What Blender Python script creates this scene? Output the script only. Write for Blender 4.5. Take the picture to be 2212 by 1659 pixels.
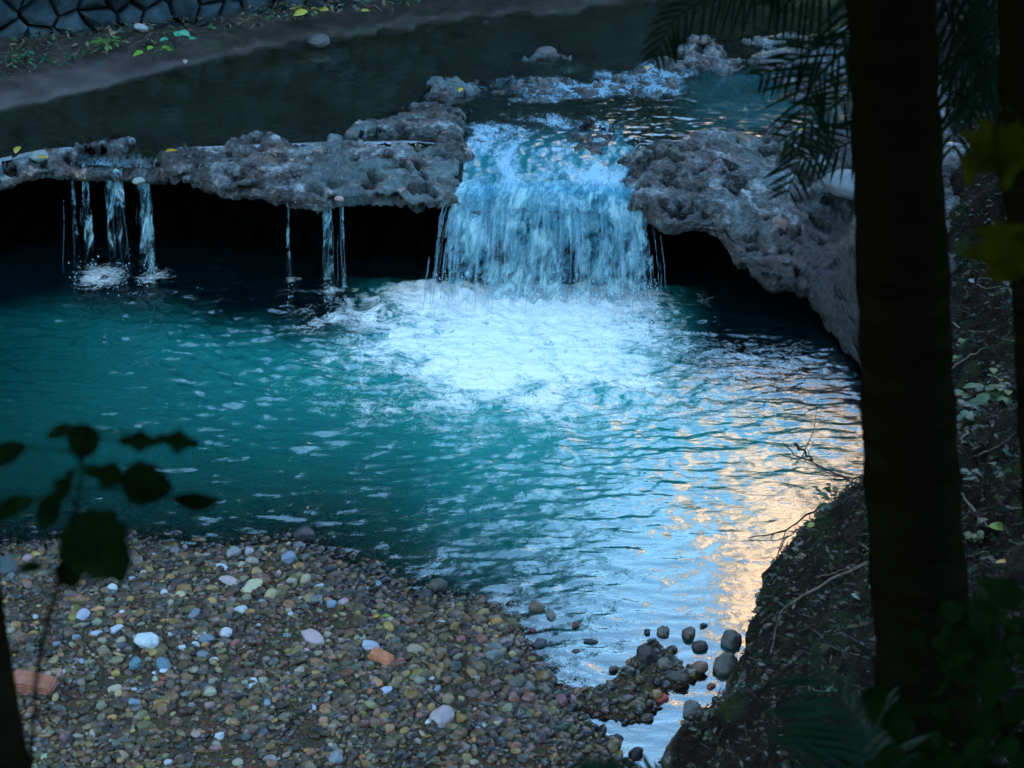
import bpy, math, random
import numpy as np
from mathutils import Vector, Matrix, Euler
R = math.radians
rng = np.random.RandomState(7); random.seed(7)
for o in list(bpy.data.objects): bpy.data.objects.remove(o)
SC = bpy.context.scene
COL = SC.collection

# ------------------------------------------------------------------ camera
CAMZ = 4.6; PITCH = 28.0; ROLL = 1.0; HFOV = 30.0
cam = bpy.data.cameras.new('camera'); camo = bpy.data.objects.new('camera', cam); COL.objects.link(camo)
cam.sensor_width = 36; cam.lens = 18/math.tan(R(HFOV/2)); cam.clip_start = .05; cam.clip_end = 600
cam.dof.use_dof = True; cam.dof.focus_distance = 9.6; cam.dof.aperture_fstop = 5.0
M = Matrix.Rotation(R(90-PITCH), 4, 'X') @ Matrix.Rotation(R(ROLL), 4, 'Z')
M.translation = (0, 0, CAMZ); camo.matrix_world = M
SC.camera = camo
CR = np.array(M.to_3x3())            # columns right, up, back
CP = np.array([0, 0, CAMZ])
FD = 1106/math.tan(R(HFOV/2))        # focal length in pixels of a 2212 px wide picture

# ------------------------------------------------------------------ world, sun, exposure
SUN_EL = 17; SUN_AZ = 200            # degrees, azimuth clockwise from +Y: behind the camera, a little left
w = bpy.data.worlds.new('World'); SC.world = w; w.use_nodes = True
nt = w.node_tree; nt.nodes.clear()
sky = nt.nodes.new('ShaderNodeTexSky'); sky.sky_type = 'NISHITA'; sky.sun_disc = False
sky.sun_elevation = R(SUN_EL); sky.sun_rotation = R(SUN_AZ); sky.altitude = 200; sky.air_density = 1.2; sky.dust_density = .6; sky.ozone_density = 2.2
bg = nt.nodes.new('ShaderNodeBackground'); bg.inputs[1].default_value = .15
wo = nt.nodes.new('ShaderNodeOutputWorld')
tint = nt.nodes.new('ShaderNodeMix'); tint.data_type = 'RGBA'; tint.blend_type = 'MULTIPLY'; tint.inputs[0].default_value = 1
tint.inputs[7].default_value = (.86, 1.05, 1.06, 1)      # the photograph's cool white balance
nt.links.new(sky.outputs[0], tint.inputs[6]); nt.links.new(tint.outputs[2], bg.inputs[0]); nt.links.new(bg.outputs[0], wo.inputs[0])
sl = bpy.data.lights.new('sun', 'SUN'); sl.energy = 2.6; sl.angle = R(.5); sl.color = (1, .84, .68)
slo = bpy.data.objects.new('sun', sl); COL.objects.link(slo)
sd = Vector((math.sin(R(SUN_AZ))*math.cos(R(SUN_EL)), math.cos(R(SUN_AZ))*math.cos(R(SUN_EL)), math.sin(R(SUN_EL))))
slo.rotation_euler = sd.to_track_quat('Z', 'Y').to_euler()
SC.view_settings.view_transform = 'Standard'; SC.view_settings.look = 'None'
SC.view_settings.exposure = 3.5; SC.view_settings.gamma = 1
SC.render.engine = 'CYCLES'
SC.cycles.max_bounces = 6; SC.cycles.diffuse_bounces = 2; SC.cycles.glossy_bounces = 3; SC.cycles.transparent_max_bounces = 14

# ------------------------------------------------------------------ pixel -> world
def ray(x, y):
    d = CR @ np.array([(x-1106)/FD, -(y-829.5)/FD, -1.0]); return d
def at(x, y, z=0.):
    d = ray(x, y); t = (z-CAMZ)/d[2]; return CP+d*t
def atd(x, y, depth): return CP+ray(x, y)*depth
def proj(X, Y, Z):
    P = np.stack([X, Y, Z-CAMZ], -1) @ CR
    return 1106+FD*P[..., 0]/-P[..., 2], 829.5-FD*P[..., 1]/-P[..., 2]

# ------------------------------------------------------------------ numpy noise
_p = rng.permutation(256); PERM = np.concatenate([_p, _p, _p])
_g = rng.randn(256, 3); GR = _g/np.linalg.norm(_g, axis=1)[:, None]
def perlin(x, y, z=0.):
    x, y, z = np.broadcast_arrays(np.asarray(x, float), y, z)
    xi = np.floor(x).astype(int); yi = np.floor(y).astype(int); zi = np.floor(z).astype(int)
    xf, yf, zf = x-xi, y-yi, z-zi
    f = lambda t: t*t*t*(t*(t*6-15)+10)
    u, v, w_ = f(xf), f(yf), f(zf); out = 0
    for a in (0, 1):
        for b in (0, 1):
            for c in (0, 1):
                h = PERM[PERM[PERM[(xi+a) & 255]+((yi+b) & 255)]+((zi+c) & 255)]
                g = GR[h]
                n = g[..., 0]*(xf-a)+g[..., 1]*(yf-b)+g[..., 2]*(zf-c)
                out = out+n*(u if a else 1-u)*(v if b else 1-v)*(w_ if c else 1-w_)
    return out*1.5
def fbm(x, y, z=0., o=4, g=.5):
    s = 0; a = 1; q = 1
    for i in range(o):
        s = s+a*perlin(x*q+i*17.3, y*q+i*5.1, z*q+i*9.7); a *= g; q *= 2.03
    return s
RJ = rng.rand(256, 3)
def worley(x, y, z):
    x, y, z = np.broadcast_arrays(np.asarray(x, float), y, z)
    xi = np.floor(x).astype(int); yi = np.floor(y).astype(int); zi = np.floor(z).astype(int)
    f1 = np.full(x.shape, 9.); f2 = np.full(x.shape, 9.)
    for a in (-1, 0, 1):
        for b in (-1, 0, 1):
            for c in (-1, 0, 1):
                h = PERM[PERM[PERM[(xi+a) & 255]+((yi+b) & 255)]+((zi+c) & 255)]
                j = RJ[h]
                d = np.sqrt((xi+a+j[..., 0]-x)**2+(yi+b+j[..., 1]-y)**2+(zi+c+j[..., 2]-z)**2)
                f2 = np.minimum(f2, np.maximum(f1, d)); f1 = np.minimum(f1, d)
    return f1, f2
def sst(a, b, x):
    t = np.clip((x-a)/(b-a), 0, 1); return t*t*(3-2*t)
def sdf(poly, X, Y):                  # signed distance, positive inside
    poly = np.asarray(poly, float); n = len(poly)
    d = np.full(X.shape, 1e9); ins = np.zeros(X.shape, bool)
    for i in range(n):
        a = poly[i]; b = poly[(i+1) % n]; e = b-a; L = (e**2).sum()+1e-12
        t = np.clip(((X-a[0])*e[0]+(Y-a[1])*e[1])/L, 0, 1)
        d = np.minimum(d, np.hypot(X-a[0]-t*e[0], Y-a[1]-t*e[1]))
        c = (a[1] > Y) != (b[1] > Y)
        xx = a[0]+(Y-a[1])*e[0]/(e[1] if abs(e[1]) > 1e-9 else 1e-9)
        ins ^= c & (X < xx)
    return np.where(ins, d, -d)

# ------------------------------------------------------------------ mesh + object helpers
def tag(o, label=None, cat=None, group=None, kind=None):
    if label: o['label'] = label
    if cat: o['category'] = cat
    if group: o['group'] = group
    if kind: o['kind'] = kind
    return o
def raw(name, V, F, mats=(), parent=None, smooth=True, attrs=None, uv=None):
    V = np.asarray(V, np.float32); me = bpy.data.meshes.new(name)
    if isinstance(F, np.ndarray):
        k = F.shape[1]; me.vertices.add(len(V)); me.vertices.foreach_set('co', V.ravel())
        me.loops.add(F.size); me.loops.foreach_set('vertex_index', F.astype(np.int32).ravel())
        me.polygons.add(len(F)); me.polygons.foreach_set('loop_start', np.arange(0, F.size, k, dtype=np.int32))
        me.polygons.foreach_set('loop_total', np.full(len(F), k, np.int32))
        me.update(calc_edges=True)
    else:
        me.from_pydata([tuple(map(float, v)) for v in V], [], F); me.update()
    me.polygons.foreach_set('use_smooth', np.full(len(me.polygons), smooth))
    for k, a in (attrs or {}).items():
        a = np.asarray(a, np.float32)
        if a.ndim == 1:
            at_ = me.attributes.new(k, 'FLOAT', 'POINT'); at_.data.foreach_set('value', a)
        else:
            at_ = me.attributes.new(k, 'FLOAT_COLOR', 'POINT')
            at_.data.foreach_set('color', np.concatenate([a, np.ones((len(a), 1), np.float32)], 1).ravel())
    for m in (mats if isinstance(mats, (list, tuple)) else [mats]): me.materials.append(m)
    o = bpy.data.objects.new(name, me); COL.objects.link(o)
    if parent: o.parent = parent
    return o
def grid_faces(nr, nc):
    i = np.arange(nr*nc).reshape(nr, nc)
    return np.stack([i[:-1, :-1], i[:-1, 1:], i[1:, 1:], i[1:, :-1]], -1).reshape(-1, 4)
def empty(name, loc=(0, 0, 0)):
    o = bpy.data.objects.new(name, None); COL.objects.link(o); o.location = loc; o.empty_display_size = .1; return o
class MB:                             # collects pieces into ONE mesh
    def __init__(s): s.V = []; s.F = []; s.n = 0
    def add(s, V, F):
        V = [tuple(v) for v in V]; s.V += V; s.F += [tuple(i+s.n for i in f) for f in F]; s.n += len(V)
    def tube(s, pts, rad, k=7):
        pts = [Vector(p) for p in pts]; n = len(pts)
        if not hasattr(rad, '__len__'): rad = [rad]*n
        V = []; up = Vector((.31, .17, .93))
        for i, p in enumerate(pts):
            t = (pts[min(i+1, n-1)]-pts[max(i-1, 0)]).normalized()
            a = t.cross(up); a = a.normalized() if a.length > 1e-4 else Vector((1, 0, 0)); b = t.cross(a)
            for j in range(k):
                th = 2*math.pi*j/k; V.append(p+(a*math.cos(th)+b*math.sin(th))*rad[i])
        F = [(i*k+j, i*k+(j+1) % k, (i+1)*k+(j+1) % k, (i+1)*k+j) for i in range(n-1) for j in range(k)]
        F += [tuple(range(k))[::-1], tuple((n-1)*k+j for j in range(k))]
        s.add(V, F)
    def build(s, name, mat, parent=None, smooth=True):
        return raw(name, s.V, s.F, mat, parent, smooth)
def spline(pts, n):                   # Catmull-Rom through points
    P = [np.array(p, float) for p in pts]; P = [2*P[0]-P[1]]+P+[2*P[-1]-P[-2]]; out = []
    m = len(P)-3
    for i in range(n):
        u = i/(n-1)*m; k = min(int(u), m-1); t = u-k
        a, b, c, d = P[k:k+4]
        out.append(.5*((2*b)+(-a+c)*t+(2*a-5*b+4*c-d)*t*t+(-a+3*b-3*c+d)*t**3))
    return out

# ------------------------------------------------------------------ node helpers
class NT:
    def __init__(s, name):
        s.m = bpy.data.materials.new(name); s.m.use_nodes = True; s.t = s.m.node_tree; s.t.nodes.clear()
    def n(s, typ, **kw):
        nd = s.t.nodes.new('ShaderNode'+typ)
        for k, v in kw.items():
            if k.startswith('_'): setattr(nd, k[1:], v)
            else:
                key = int(k[1:]) if k[0] == 'i' and k[1:].isdigit() else k.replace('__', ' ')
                s.set(nd.inputs[key], v)
        return nd
    def set(s, inp, v):
        if isinstance(v, bpy.types.NodeSocket): s.t.links.new(v, inp)
        elif isinstance(v, bpy.types.Node): s.t.links.new(v.outputs[0], inp)
        elif hasattr(v, '__len__') and inp.type == 'RGBA' and len(v) == 3: inp.default_value = (*v, 1)
        else: inp.default_value = v
    def pos(s): return s.n('NewGeometry').outputs['Position']
    def gen(s): return s.n('TexCoord').outputs['Object']
    def math(s, op, a, b=0., c=None, clamp=False):
        nd = s.n('Math', _operation=op, _use_clamp=clamp); s.set(nd.inputs[0], a); s.set(nd.inputs[1], b)
        if c is not None: s.set(nd.inputs[2], c)
        return nd.outputs[0]
    def noise(s, v, sc, det=4, rough=.55, dist=0., col=False):
        nd = s.n('TexNoise', Vector=v, Scale=sc, Detail=det, Roughness=rough, Distortion=dist)
        return nd.outputs[1 if col else 0]
    def scale(s, v, xyz, rot=(0, 0, 0)):
        nd = s.n('Mapping', Vector=v); nd.inputs['Scale'].default_value = xyz; nd.inputs['Rotation'].default_value = rot; return nd.outputs[0]
    def map(s, v, a, b, c=0., d=1., smooth=True):
        nd = s.n('MapRange', _interpolation_type='SMOOTHSTEP' if smooth else 'LINEAR')
        s.set(nd.inputs[0], v)
        for i, q in enumerate((a, b, c, d)): s.set(nd.inputs[i+1], q)
        return nd.outputs[0]
    def mix(s, f, a, b, mode='MIX'):
        nd = s.n('Mix', _data_type='RGBA', _blend_type=mode); s.set(nd.inputs[0], f); s.set(nd.inputs[6], a); s.set(nd.inputs[7], b); return nd.outputs[2]
    def ramp(s, f, stops):
        nd = s.n('ValToRGB'); s.set(nd.inputs[0], f); e = nd.color_ramp.elements
        while len(e) < len(stops): e.new(.5)
        for q, (p, c) in zip(e, stops): q.position = p; q.color = (*c, 1)
        return nd.outputs[0]
    def attr(s, n, col=False): return s.n('Attribute', _attribute_name=n).outputs[0 if col else 2]
    def bump(s, h, st=.5, dist=.01, nrm=None):
        nd = s.n('Bump', Height=h, Strength=st, Distance=dist)
        if nrm is not None: s.set(nd.inputs['Normal'], nrm)
        return nd.outputs[0]
    def bsdf(s, col, rough=.7, nrm=None, spec=.5, **kw):
        nd = s.n('BsdfPrincipled', Base__Color=col, Roughness=rough, **kw); s.set(nd.inputs['Specular IOR Level'], spec)
        if nrm is not None: s.set(nd.inputs['Normal'], nrm)
        return nd.outputs[0]
    def mixs(s, f, a, b):
        nd = s.n('MixShader'); s.set(nd.inputs[0], f); s.set(nd.inputs[1], a); s.set(nd.inputs[2], b); return nd.outputs[0]
    def out(s, sh):
        o = s.n('OutputMaterial'); s.set(o.inputs[0], sh); return s.m

# ------------------------------------------------------------------ materials
def m_rock():
    t = NT('rock'); p = t.pos()
    n1 = t.noise(p, 2.2, 5); n2 = t.noise(p, 9, 6, .65); n3 = t.noise(t.scale(p, (1, 1, 1.6)), 34, 5, .7)
    c = t.ramp(t.math('ADD', t.math('MULTIPLY', n2, .7), t.math('MULTIPLY', n3, .4)),
               [(.43, (.007, .006, .006)), (.51, (.045, .040, .041)), (.59, (.115, .118, .120)), (.68, (.34, .36, .365))])
    c = t.mix(t.map(n1, .5, .64, 0, .6), c, (.10, .17, .17))
    c = t.mix(t.map(t.noise(p, 3.1, 5, .6), .54, .66, 0, .6), c, (.10, .055, .04))
    c = t.mix(t.map(t.noise(p, 5, 4), .6, .72, 0, .75), c, (.16, .095, .065))
    c = t.mix(t.map(t.noise(p, 13, 3), .63, .7, 0, .7), c, (.5, .33, .27))
    sz = t.n('SeparateXYZ', Vector=p).outputs[2]
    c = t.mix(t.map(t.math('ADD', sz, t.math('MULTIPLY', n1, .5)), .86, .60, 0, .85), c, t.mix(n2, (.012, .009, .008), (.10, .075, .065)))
    wet = t.attr('wet')
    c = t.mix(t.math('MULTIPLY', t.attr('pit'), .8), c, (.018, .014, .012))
    c = t.mix(t.attr('recess_shade'), c, t.mix(n2, (.0008, .0007, .0006), (.0035, .003, .0026)))  # shade under the ledge put into the base colour
    c = t.mix(wet, c, t.mix(1, c, (.42, .5, .5), 'MULTIPLY'))
    v = t.n('TexVoronoi', Vector=p, Scale=55).outputs[0]
    nr = t.bump(t.math('ADD', n3, t.math('MULTIPLY', v, .5)), .9, .02)
    return t.out(t.bsdf(c, t.map(wet, 0, 1, .55, .3, False), nr, t.map(t.attr('recess_shade'), 0, 1, .45, .02, False)))
def m_ground():
    t = NT('ground'); p = t.pos(); k = t.attr('gravel')
    v = t.n('TexVoronoi', Vector=p, Scale=150); vc = v.outputs[1]
    grav = t.mix(.55, t.mix(1, (.30, .22, .13), vc, 'MULTIPLY'), (.05, .036, .022))
    n = t.noise(p, 12, 6, .7)
    soil = t.ramp(n, [(.3, (.006, .004, .003)), (.55, (.020, .014, .010)), (.75, (.05, .035, .025))])
    soil = t.mix(t.map(t.noise(p, 4, 4), .58, .68, 0, .6), soil, (.03, .05, .015))
    nr = t.bump(t.math('ADD', t.noise(p, 40, 5, .7), t.math('MULTIPLY', v.outputs[0], -1.5)), .8, .015)
    return t.out(t.bsdf(t.mix(k, soil, grav), .8, nr, .06))
def m_objcol(name, rough=.5, var=.35, bumps=.3, sc=30, attr=None, spec=.4):
    t = NT(name); g = t.gen() if not attr else t.pos()
    base = t.attr(attr, True) if attr else t.n('ObjectInfo').outputs['Color']
    n = t.noise(g, sc, 5, .65)
    c = t.mix(t.map(n, .3, .7, var, 0), base, t.mix(1, base, (.35, .33, .32), 'MULTIPLY'))
    c = t.mix(t.map(t.noise(t.scale(g, (1, 1, 3)), sc*.5, 3), .55, .68, 0, .4), c, t.mix(.5, base, (.5, .48, .45)))
    r = t.attr('wet') if attr else None
    if r is not None:
        c = t.mix(r, c, t.mix(1, c, (.3, .32, .36), 'MULTIPLY')); rr = t.map(r, 0, 1, rough, .18, False)
    else: rr = rough
    return t.out(t.bsdf(c, rr, t.bump(n, bumps, .004), spec))
def m_simple(name, c1, c2, sc=8, rough=.7, bumps=.4, dist=.01, spec=.3, stretch=(1, 1, 1), trans=0.):
    t = NT(name); p = t.scale(t.gen(), stretch)
    n = t.noise(p, sc, 6, .65)
    c = t.mix(t.map(n, .3, .7), c1, c2)
    sh = t.bsdf(c, rough, t.bump(n, bumps, dist), spec)
    if trans:
        tr = t.n('BsdfTranslucent', Color=c); sh = t.mixs(trans, sh, tr.outputs[0])
    return t.out(sh)
def m_water(name, turbid, aerated, ior, foam_scale, stretch=(1, 1, 1), bump=.25, bscale=9, foamcol=(.90, .88, .84), rot=0., grough=.035, churn=0.):
    t = NT(name); p = t.pos()
    dep = t.attr('depth'); foam = t.attr('foam'); aer = t.attr('aer'); rip = t.attr('rip')
    q = t.scale(p, stretch, (0, 0, rot))
    b1 = t.noise(t.scale(p, (.7, 1.5, 1)), bscale, 4, .6, .6); b2 = t.noise(t.scale(p, (.8, 1.6, 1)), bscale*3.1, 3, .6, .4)
    h = t.math('MULTIPLY', t.math('ADD', b1, t.math('MULTIPLY', b2, .45)), rip)
    nr = t.bump(h, bump, .05)
    col = t.mix(aer, turbid, aerated)
    col = t.mix(t.map(t.noise(p, 1.3, 3), .35, .7, 0, .35), col, t.mix(1, col, (.6, .75, .7), 'MULTIPLY'))
    col = t.mix(t.attr('clear'), col, (.0, .007, .009))  # ledge shade and dark bank reflection painted as near-black water
    body = t.mixs(dep, t.n('BsdfTransparent', Color=(.75, .82, .72)).outputs[0], t.n('BsdfDiffuse', Color=col, Normal=nr).outputs[0])
    fr = t.n('Fresnel', IOR=ior, Normal=nr).outputs[0]
    gl = t.n('BsdfGlossy', Color=(1, 1, 1), Roughness=t.map(t.math('MULTIPLY', aer, churn), 0, 1, grough, .16, False), Normal=nr).outputs[0]
    s = t.mixs(t.math('MULTIPLY', fr, t.math('SUBTRACT', 1., t.math('MULTIPLY', aer, churn*.35))), body, gl)
    w1 = t.noise(q, foam_scale*.35, 3, .5, .8, True)
    qq = t.mix(.12, q, w1, 'ADD')
    a = t.noise(qq, foam_scale, 7, .68, 1.2)
    lace = t.math('SUBTRACT', 1., t.math('MULTIPLY', t.math('ABSOLUTE', t.math('SUBTRACT', a, .5)), 6.))
    a2 = t.noise(qq, foam_scale*2.3, 5, .7, 1.6); lace2 = t.math('SUBTRACT', 1., t.math('MULTIPLY', t.math('ABSOLUTE', t.math('SUBTRACT', a2, .5)), 7.))
    big = t.noise(q, foam_scale*.28, 4, .6, .5)
    tex = t.math('ADD', t.math('MULTIPLY', t.math('ADD', lace, lace2), .30), t.math('MULTIPLY', big, .44))
    f = t.map(t.math('ADD', tex, t.math('MULTIPLY', t.math('SUBTRACT', foam, .5), 1.35)), .40, .98)
    f = t.math('MULTIPLY', f, t.map(foam, .02, .2))
    fb = t.bump(t.math('ADD', a, b1), .6, .04)
    fo = t.bsdf(foamcol, .55, fb, .4)
    s = t.mixs(f, s, fo)
    return t.out(s)
def m_fall(name, scx=1., dens=0.):
    t = NT(name); uv = t.n('Attribute', _attribute_name='flow').outputs[1]
    uvs = t.scale(uv, (1, 1, 1), (0, 0, -.10)); a = t.noise(t.scale(uvs, (11*scx, 3.6, 3)), 1, 7, .70, .7); b = t.noise(t.scale(uvs, (48*scx, 5, 5)), 1, 5, .7, .6)
    c = t.noise(t.scale(uv, (5*scx, 2.2, 1)), 1, 3, .5, .8)
    h = t.math('ADD', t.math('ADD', t.math('MULTIPLY', a, .5), t.math('MULTIPLY', b, .17)), t.math('MULTIPLY', c, .32))
    edge = t.attr('edge')
    al = t.map(t.math('ADD', t.math('ADD', h, dens), t.math('MULTIPLY', t.math('SUBTRACT', edge, 1.), .35)), .41, .57)
    nr = t.bump(h, .8, .03)
    col = t.mix(t.map(h, .43, .62), (.0, .36, .54), (.74, 1., .99))
    d = t.mixs(.45, t.n('BsdfDiffuse', Color=col, Normal=nr).outputs[0], t.n('BsdfTranslucent', Color=col, Normal=nr).outputs[0])
    g = t.n('BsdfGlossy', Roughness=.3, Normal=nr).outputs[0]
    s = t.mixs(.02, d, g)
    s = t.mixs(al, t.n('BsdfTransparent').outputs[0], s)
    return t.out(s)
def m_spray(name, col, alpha=1.):
    t = NT(name)
    d = t.mixs(.4, t.n('BsdfDiffuse', Color=col).outputs[0], t.n('BsdfTranslucent', Color=col).outputs[0])
    s = t.mixs(.03, d, t.n('BsdfGlossy', Roughness=.2).outputs[0])
    if alpha < 1: s = t.mixs(alpha, t.n('BsdfTransparent').outputs[0], s)
    return t.out(s)
MAT = {}
MAT['rock'] = m_rock(); MAT['ground'] = m_ground()
MAT['stone'] = m_objcol('stone', .5, .4, .35, 26); MAT['brick'] = m_objcol('brick', .8, .5, .6, 40)
MAT['gravel'] = m_objcol('gravel', .55, .35, .2, 60, 'col')
MAT['litter'] = m_objcol('litter', .7, .3, .2, 40, 'col', .06)
MAT['leaf'] = m_objcol('leaf', .5, .3, .2, 20)
MAT['wall'] = m_simple('wall_stone', (.008, .016, .020), (.050, .074, .084), 3.2, .85, .6, .03, .05)
MAT['gap'] = m_simple('dark_mortar', (.004, .007, .008), (.010, .014, .015), 9, .9, spec=.0)
MAT['mud'] = m_simple('mud', (.12, .09, .09), (.21, .17, .18), 3, .6, .3, .01)
MAT['bark'] = m_simple('palm_bark', (.003, .0024, .0012), (.006, .0045, .0025), 6, .95, .7, .01, .0, stretch=(1, 1, 5))
MAT['treebark'] = m_simple('tree_bark', (.03, .022, .016), (.09, .07, .05), 9, .85, .8, .03, stretch=(1, 1, .25))
MAT['twig'] = m_simple('twig_bark', (.07, .05, .038), (.17, .13, .10), 30, .75, .5, .003)
MAT['darktwig'] = m_simple('dark_twig_bark', (.02, .014, .01), (.05, .037, .03), 30, .75, .5, .003)
MAT['frond'] = m_simple('frond_leaf', (.003, .010, .005), (.007, .020, .010), 10, .6, .2, .003, .02, trans=.05)
MAT['darkleaf'] = m_simple('dark_leaf', (.0015, .0045, .0012), (.004, .011, .003), 20, .7, .2, .003, .0, trans=.05)
MAT['yellowleaf'] = m_simple('yellow_leaf', (.010, .011, .0005), (.026, .026, .001), 25, .7, .2, .003, .0, trans=.45)
MAT['crown'] = m_simple('crown_leaves', (.012, .024, .008), (.035, .055, .018), .8, .6, .2, .02, .3)
MAT['render'] = m_simple('sandstone_render', (.60, .41, .28), (.70, .50, .36), .5, .85, .3, .02)
MAT['trim'] = m_simple('stone_trim', (.5, .42, .34), (.6, .5, .4), 2, .8)
MAT['glass'] = m_simple('window_glass', (.02, .03, .035), (.03, .04, .05), 1, .1, 0, .01, .8)
MAT['pool'] = m_water('pool_water', (.0, .072, .060), (.02, .31, .28), 2.0, 4.6, (1, 1.25, 1))
MAT['stream'] = m_water('stream_water', (.019, .024, .013), (.022, .18, .21), 2.0, 9, (1.6, .7, 1), bump=.24, bscale=11, foamcol=(.30, .50, .62), grough=.06, churn=1.)
MAT['fall'] = m_fall('falling_water', 1., .02); MAT['thin'] = m_fall('thin_falling_water', 1.5, -.02)
MAT['strand'] = m_spray('water_strand', (.50, .74, .86), .15); MAT['spray'] = m_spray('water_spray', (.75, .88, .95))

# ------------------------------------------------------------------ layout curves
ZU = .72
lip_px = [(-400, 430, .6), (-150, 415, .6), (0, 398, .6), (80, 380, .6), (160, 372, .6), (340, 385, .6), (430, 393, .6), (480, 414, .59), (560, 422, .58), (620, 438, .57),
          (700, 444, .57), (770, 436, .57), (850, 430, .57), (900, 452, .56), (950, 450, .55), (1000, 440, .56), (1150, 436, .57), (1300, 438, .56), (1390, 448, .54),
          (1430, 492, .48), (1500, 496, .46), (1560, 515, .42), (1595, 560, .34), (1640, 592, .29), (1700, 612, .26), (1745, 640, .18), (1775, 690, .10), (1810, 730, .04), (1870, 830, .02), (1930, 930, .02), (2100, 990, .02)]
LP = np.array([at(x, y, z) for x, y, z in lip_px]); 
cr_px = [(-400, 355), (0, 350), (160, 330), (340, 322), (420, 306), (590, 297), (740, 292), (900, 290), (1000, 300), (1350, 300), (1500, 288), (1700, 284), (2200, 284)]
CRP = np.array([at(x, y, .75) for x, y in cr_px])
def Yf(X): return np.interp(X, LP[:, 0], LP[:, 1])
def Zl(X): return np.interp(X, LP[:, 0], LP[:, 2])
def Yc(X): return np.interp(X, CRP[:, 0], CRP[:, 1])
W = lambda pts, z=0.: [tuple(at(x, y, z)[:2]) for x, y in pts]
gravel_poly = W([(-700, 1240), (0, 1185), (150, 1170), (300, 1165), (420, 1190), (520, 1195), (640, 1185), (730, 1225), (840, 1262), (950, 1290), (1060, 1305), (1115, 1345), (1130, 1400),
                 (1175, 1450), (1200, 1490), (1250, 1545), (1300, 1590), (1345, 1650), (1370, 1800), (1300, 2300), (-700, 2300)])
islet_poly = W([(1190, 1500), (1290, 1492), (1335, 1462), (1375, 1415), (1412, 1388), (1450, 1415), (1480, 1450), (1525, 1448), (1480, 1478), (1430, 1495), (1412, 1530), (1375, 1560), (1320, 1550), (1250, 1535)])
bank_poly = W([(1890, 1030), (1830, 1075), (1770, 1125), (1720, 1185), (1650, 1240), (1610, 1330), (1600, 1400), (1585, 1465), (1560, 1530), (1470, 1600), (1440, 1650), (1470, 1900), (1500, 2300)]) + \
            [(3.5, 3), (14, 2), (30, 5), (30, 24), (4.2, 20), (2.9, 15), (2.25, 12.5), (2.05, 11.4), (1.98, 10.4), (1.95, 9.4), (1.90, 8.9)]
far_px = [(-500, 330), (-200, 262), (0, 238), (170, 202), (320, 162), (476, 124), (727, 80), (900, 57), (1103, 32), (1300, 12), (1500, -12)]
FAR = [tuple(at(x, y, ZU)[:2]) for x, y in far_px]
far_poly = FAR+[(2.0, 15.5), (2.4, 24), (4, 60), (-60, 60), (-60, 8), (FAR[0][0]-1, FAR[0][1]-.6)]

def near_ground(X, Y):
    g = sdf(gravel_poly, X, Y); i = sdf(islet_poly, X, Y); b = sdf(bank_poly, X, Y)
    n = fbm(X*1.3, Y*1.3, 3.3, 4)
    zg = np.where(g > 0, .012+.16*(1-np.exp(-g*.9))+n*.02, np.maximum(g*(.16+.40*sst(-.6, .3, X)), -.55)+n*.006)
    zi = np.where(i > 0, .012+i*.16, i*.55)+n*.008
    bb = b+.05*fbm(X*2.2, Y*2.2, 8.1, 4)
    zb = np.where(bb > 0, 2.3*(1-np.exp(-bb*.62))+.04*np.minimum(bb*12, 1), bb*1.2)+np.clip(bb*2, 0, 1)*(.10*fbm(X*2.6, Y*2.6, 5., 4)+.03*fbm(X*11, Y*11, 5., 3))
    z = np.maximum(np.maximum(zg, zi), zb); z = np.maximum(z, -.55)
    hl = (5.1-Y)*.62+.10*fbm(X*.9, Y*.9, 2.)
    hl = np.minimum(hl, 2.75+np.maximum(-Y-1.5, 0)*.62)  # unseen hill raised behind the camera to block the sun
    z = np.maximum(z, np.minimum(hl, 15.+fbm(X*.08, Y*.08)))
    grav = sst(-.03, .03, np.maximum(g, i)-.3*np.maximum(bb, 0))*(zb < .03)*(hl < .1)
    grav = np.where((b < 0) & (hl < .1), 1., grav)
    return z, grav
def gz(x, y): return float(near_ground(np.array([x]), np.array([y]))[0][0])
def hit(x, y):                        # where the view ray through a pixel meets the near ground
    d = ray(x, y); t = np.linspace(2.5, 16, 1400); P = CP+d*t[:, None]
    z = near_ground(P[:, 0], P[:, 1])[0]; k = np.argmax(P[:, 2] < np.maximum(z, -.02)); return P[k]

# ------------------------------------------------------------------ ground
xs = np.concatenate([np.linspace(-60, -5, 40), np.arange(-4.9, 4.2, .022), np.linspace(4.3, 60, 50)])
ys = np.concatenate([np.linspace(-50, 2.9, 60), np.arange(3, 9.6, .022), np.arange(9.62, 13, .06), np.linspace(13.2, 60, 30)])
X, Y = np.meshgrid(xs, ys); Z, G = near_ground(X, Y)
Z = np.where((Y > Yf(X)+.6), np.where(Z > .0, Z, -.6), Z)
gr = raw('ground', np.stack([X, Y, Z], -1).reshape(-1, 3), grid_faces(*X.shape), MAT['ground'], attrs={'gravel': G.ravel()})
tag(gr, kind='structure')

# ------------------------------------------------------------------ rock ledge and upper stream
XX = np.arange(-4.4, 2.7, .0085); nC = len(XX)
tt = np.concatenate([np.arange(0, 1.3, .0105), 1.3+np.cumsum(np.linspace(.012, .05, 150))]); nT = len(tt)
Xg = np.tile(XX, (nT, 1)); yf = Yf(XX); zl = Zl(XX); Yg = yf[None]+tt[:, None]
PX, PY = proj(Xg, Yg, np.full(Xg.shape, .74))
lipx, _ = proj(XX, yf, zl)
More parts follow.
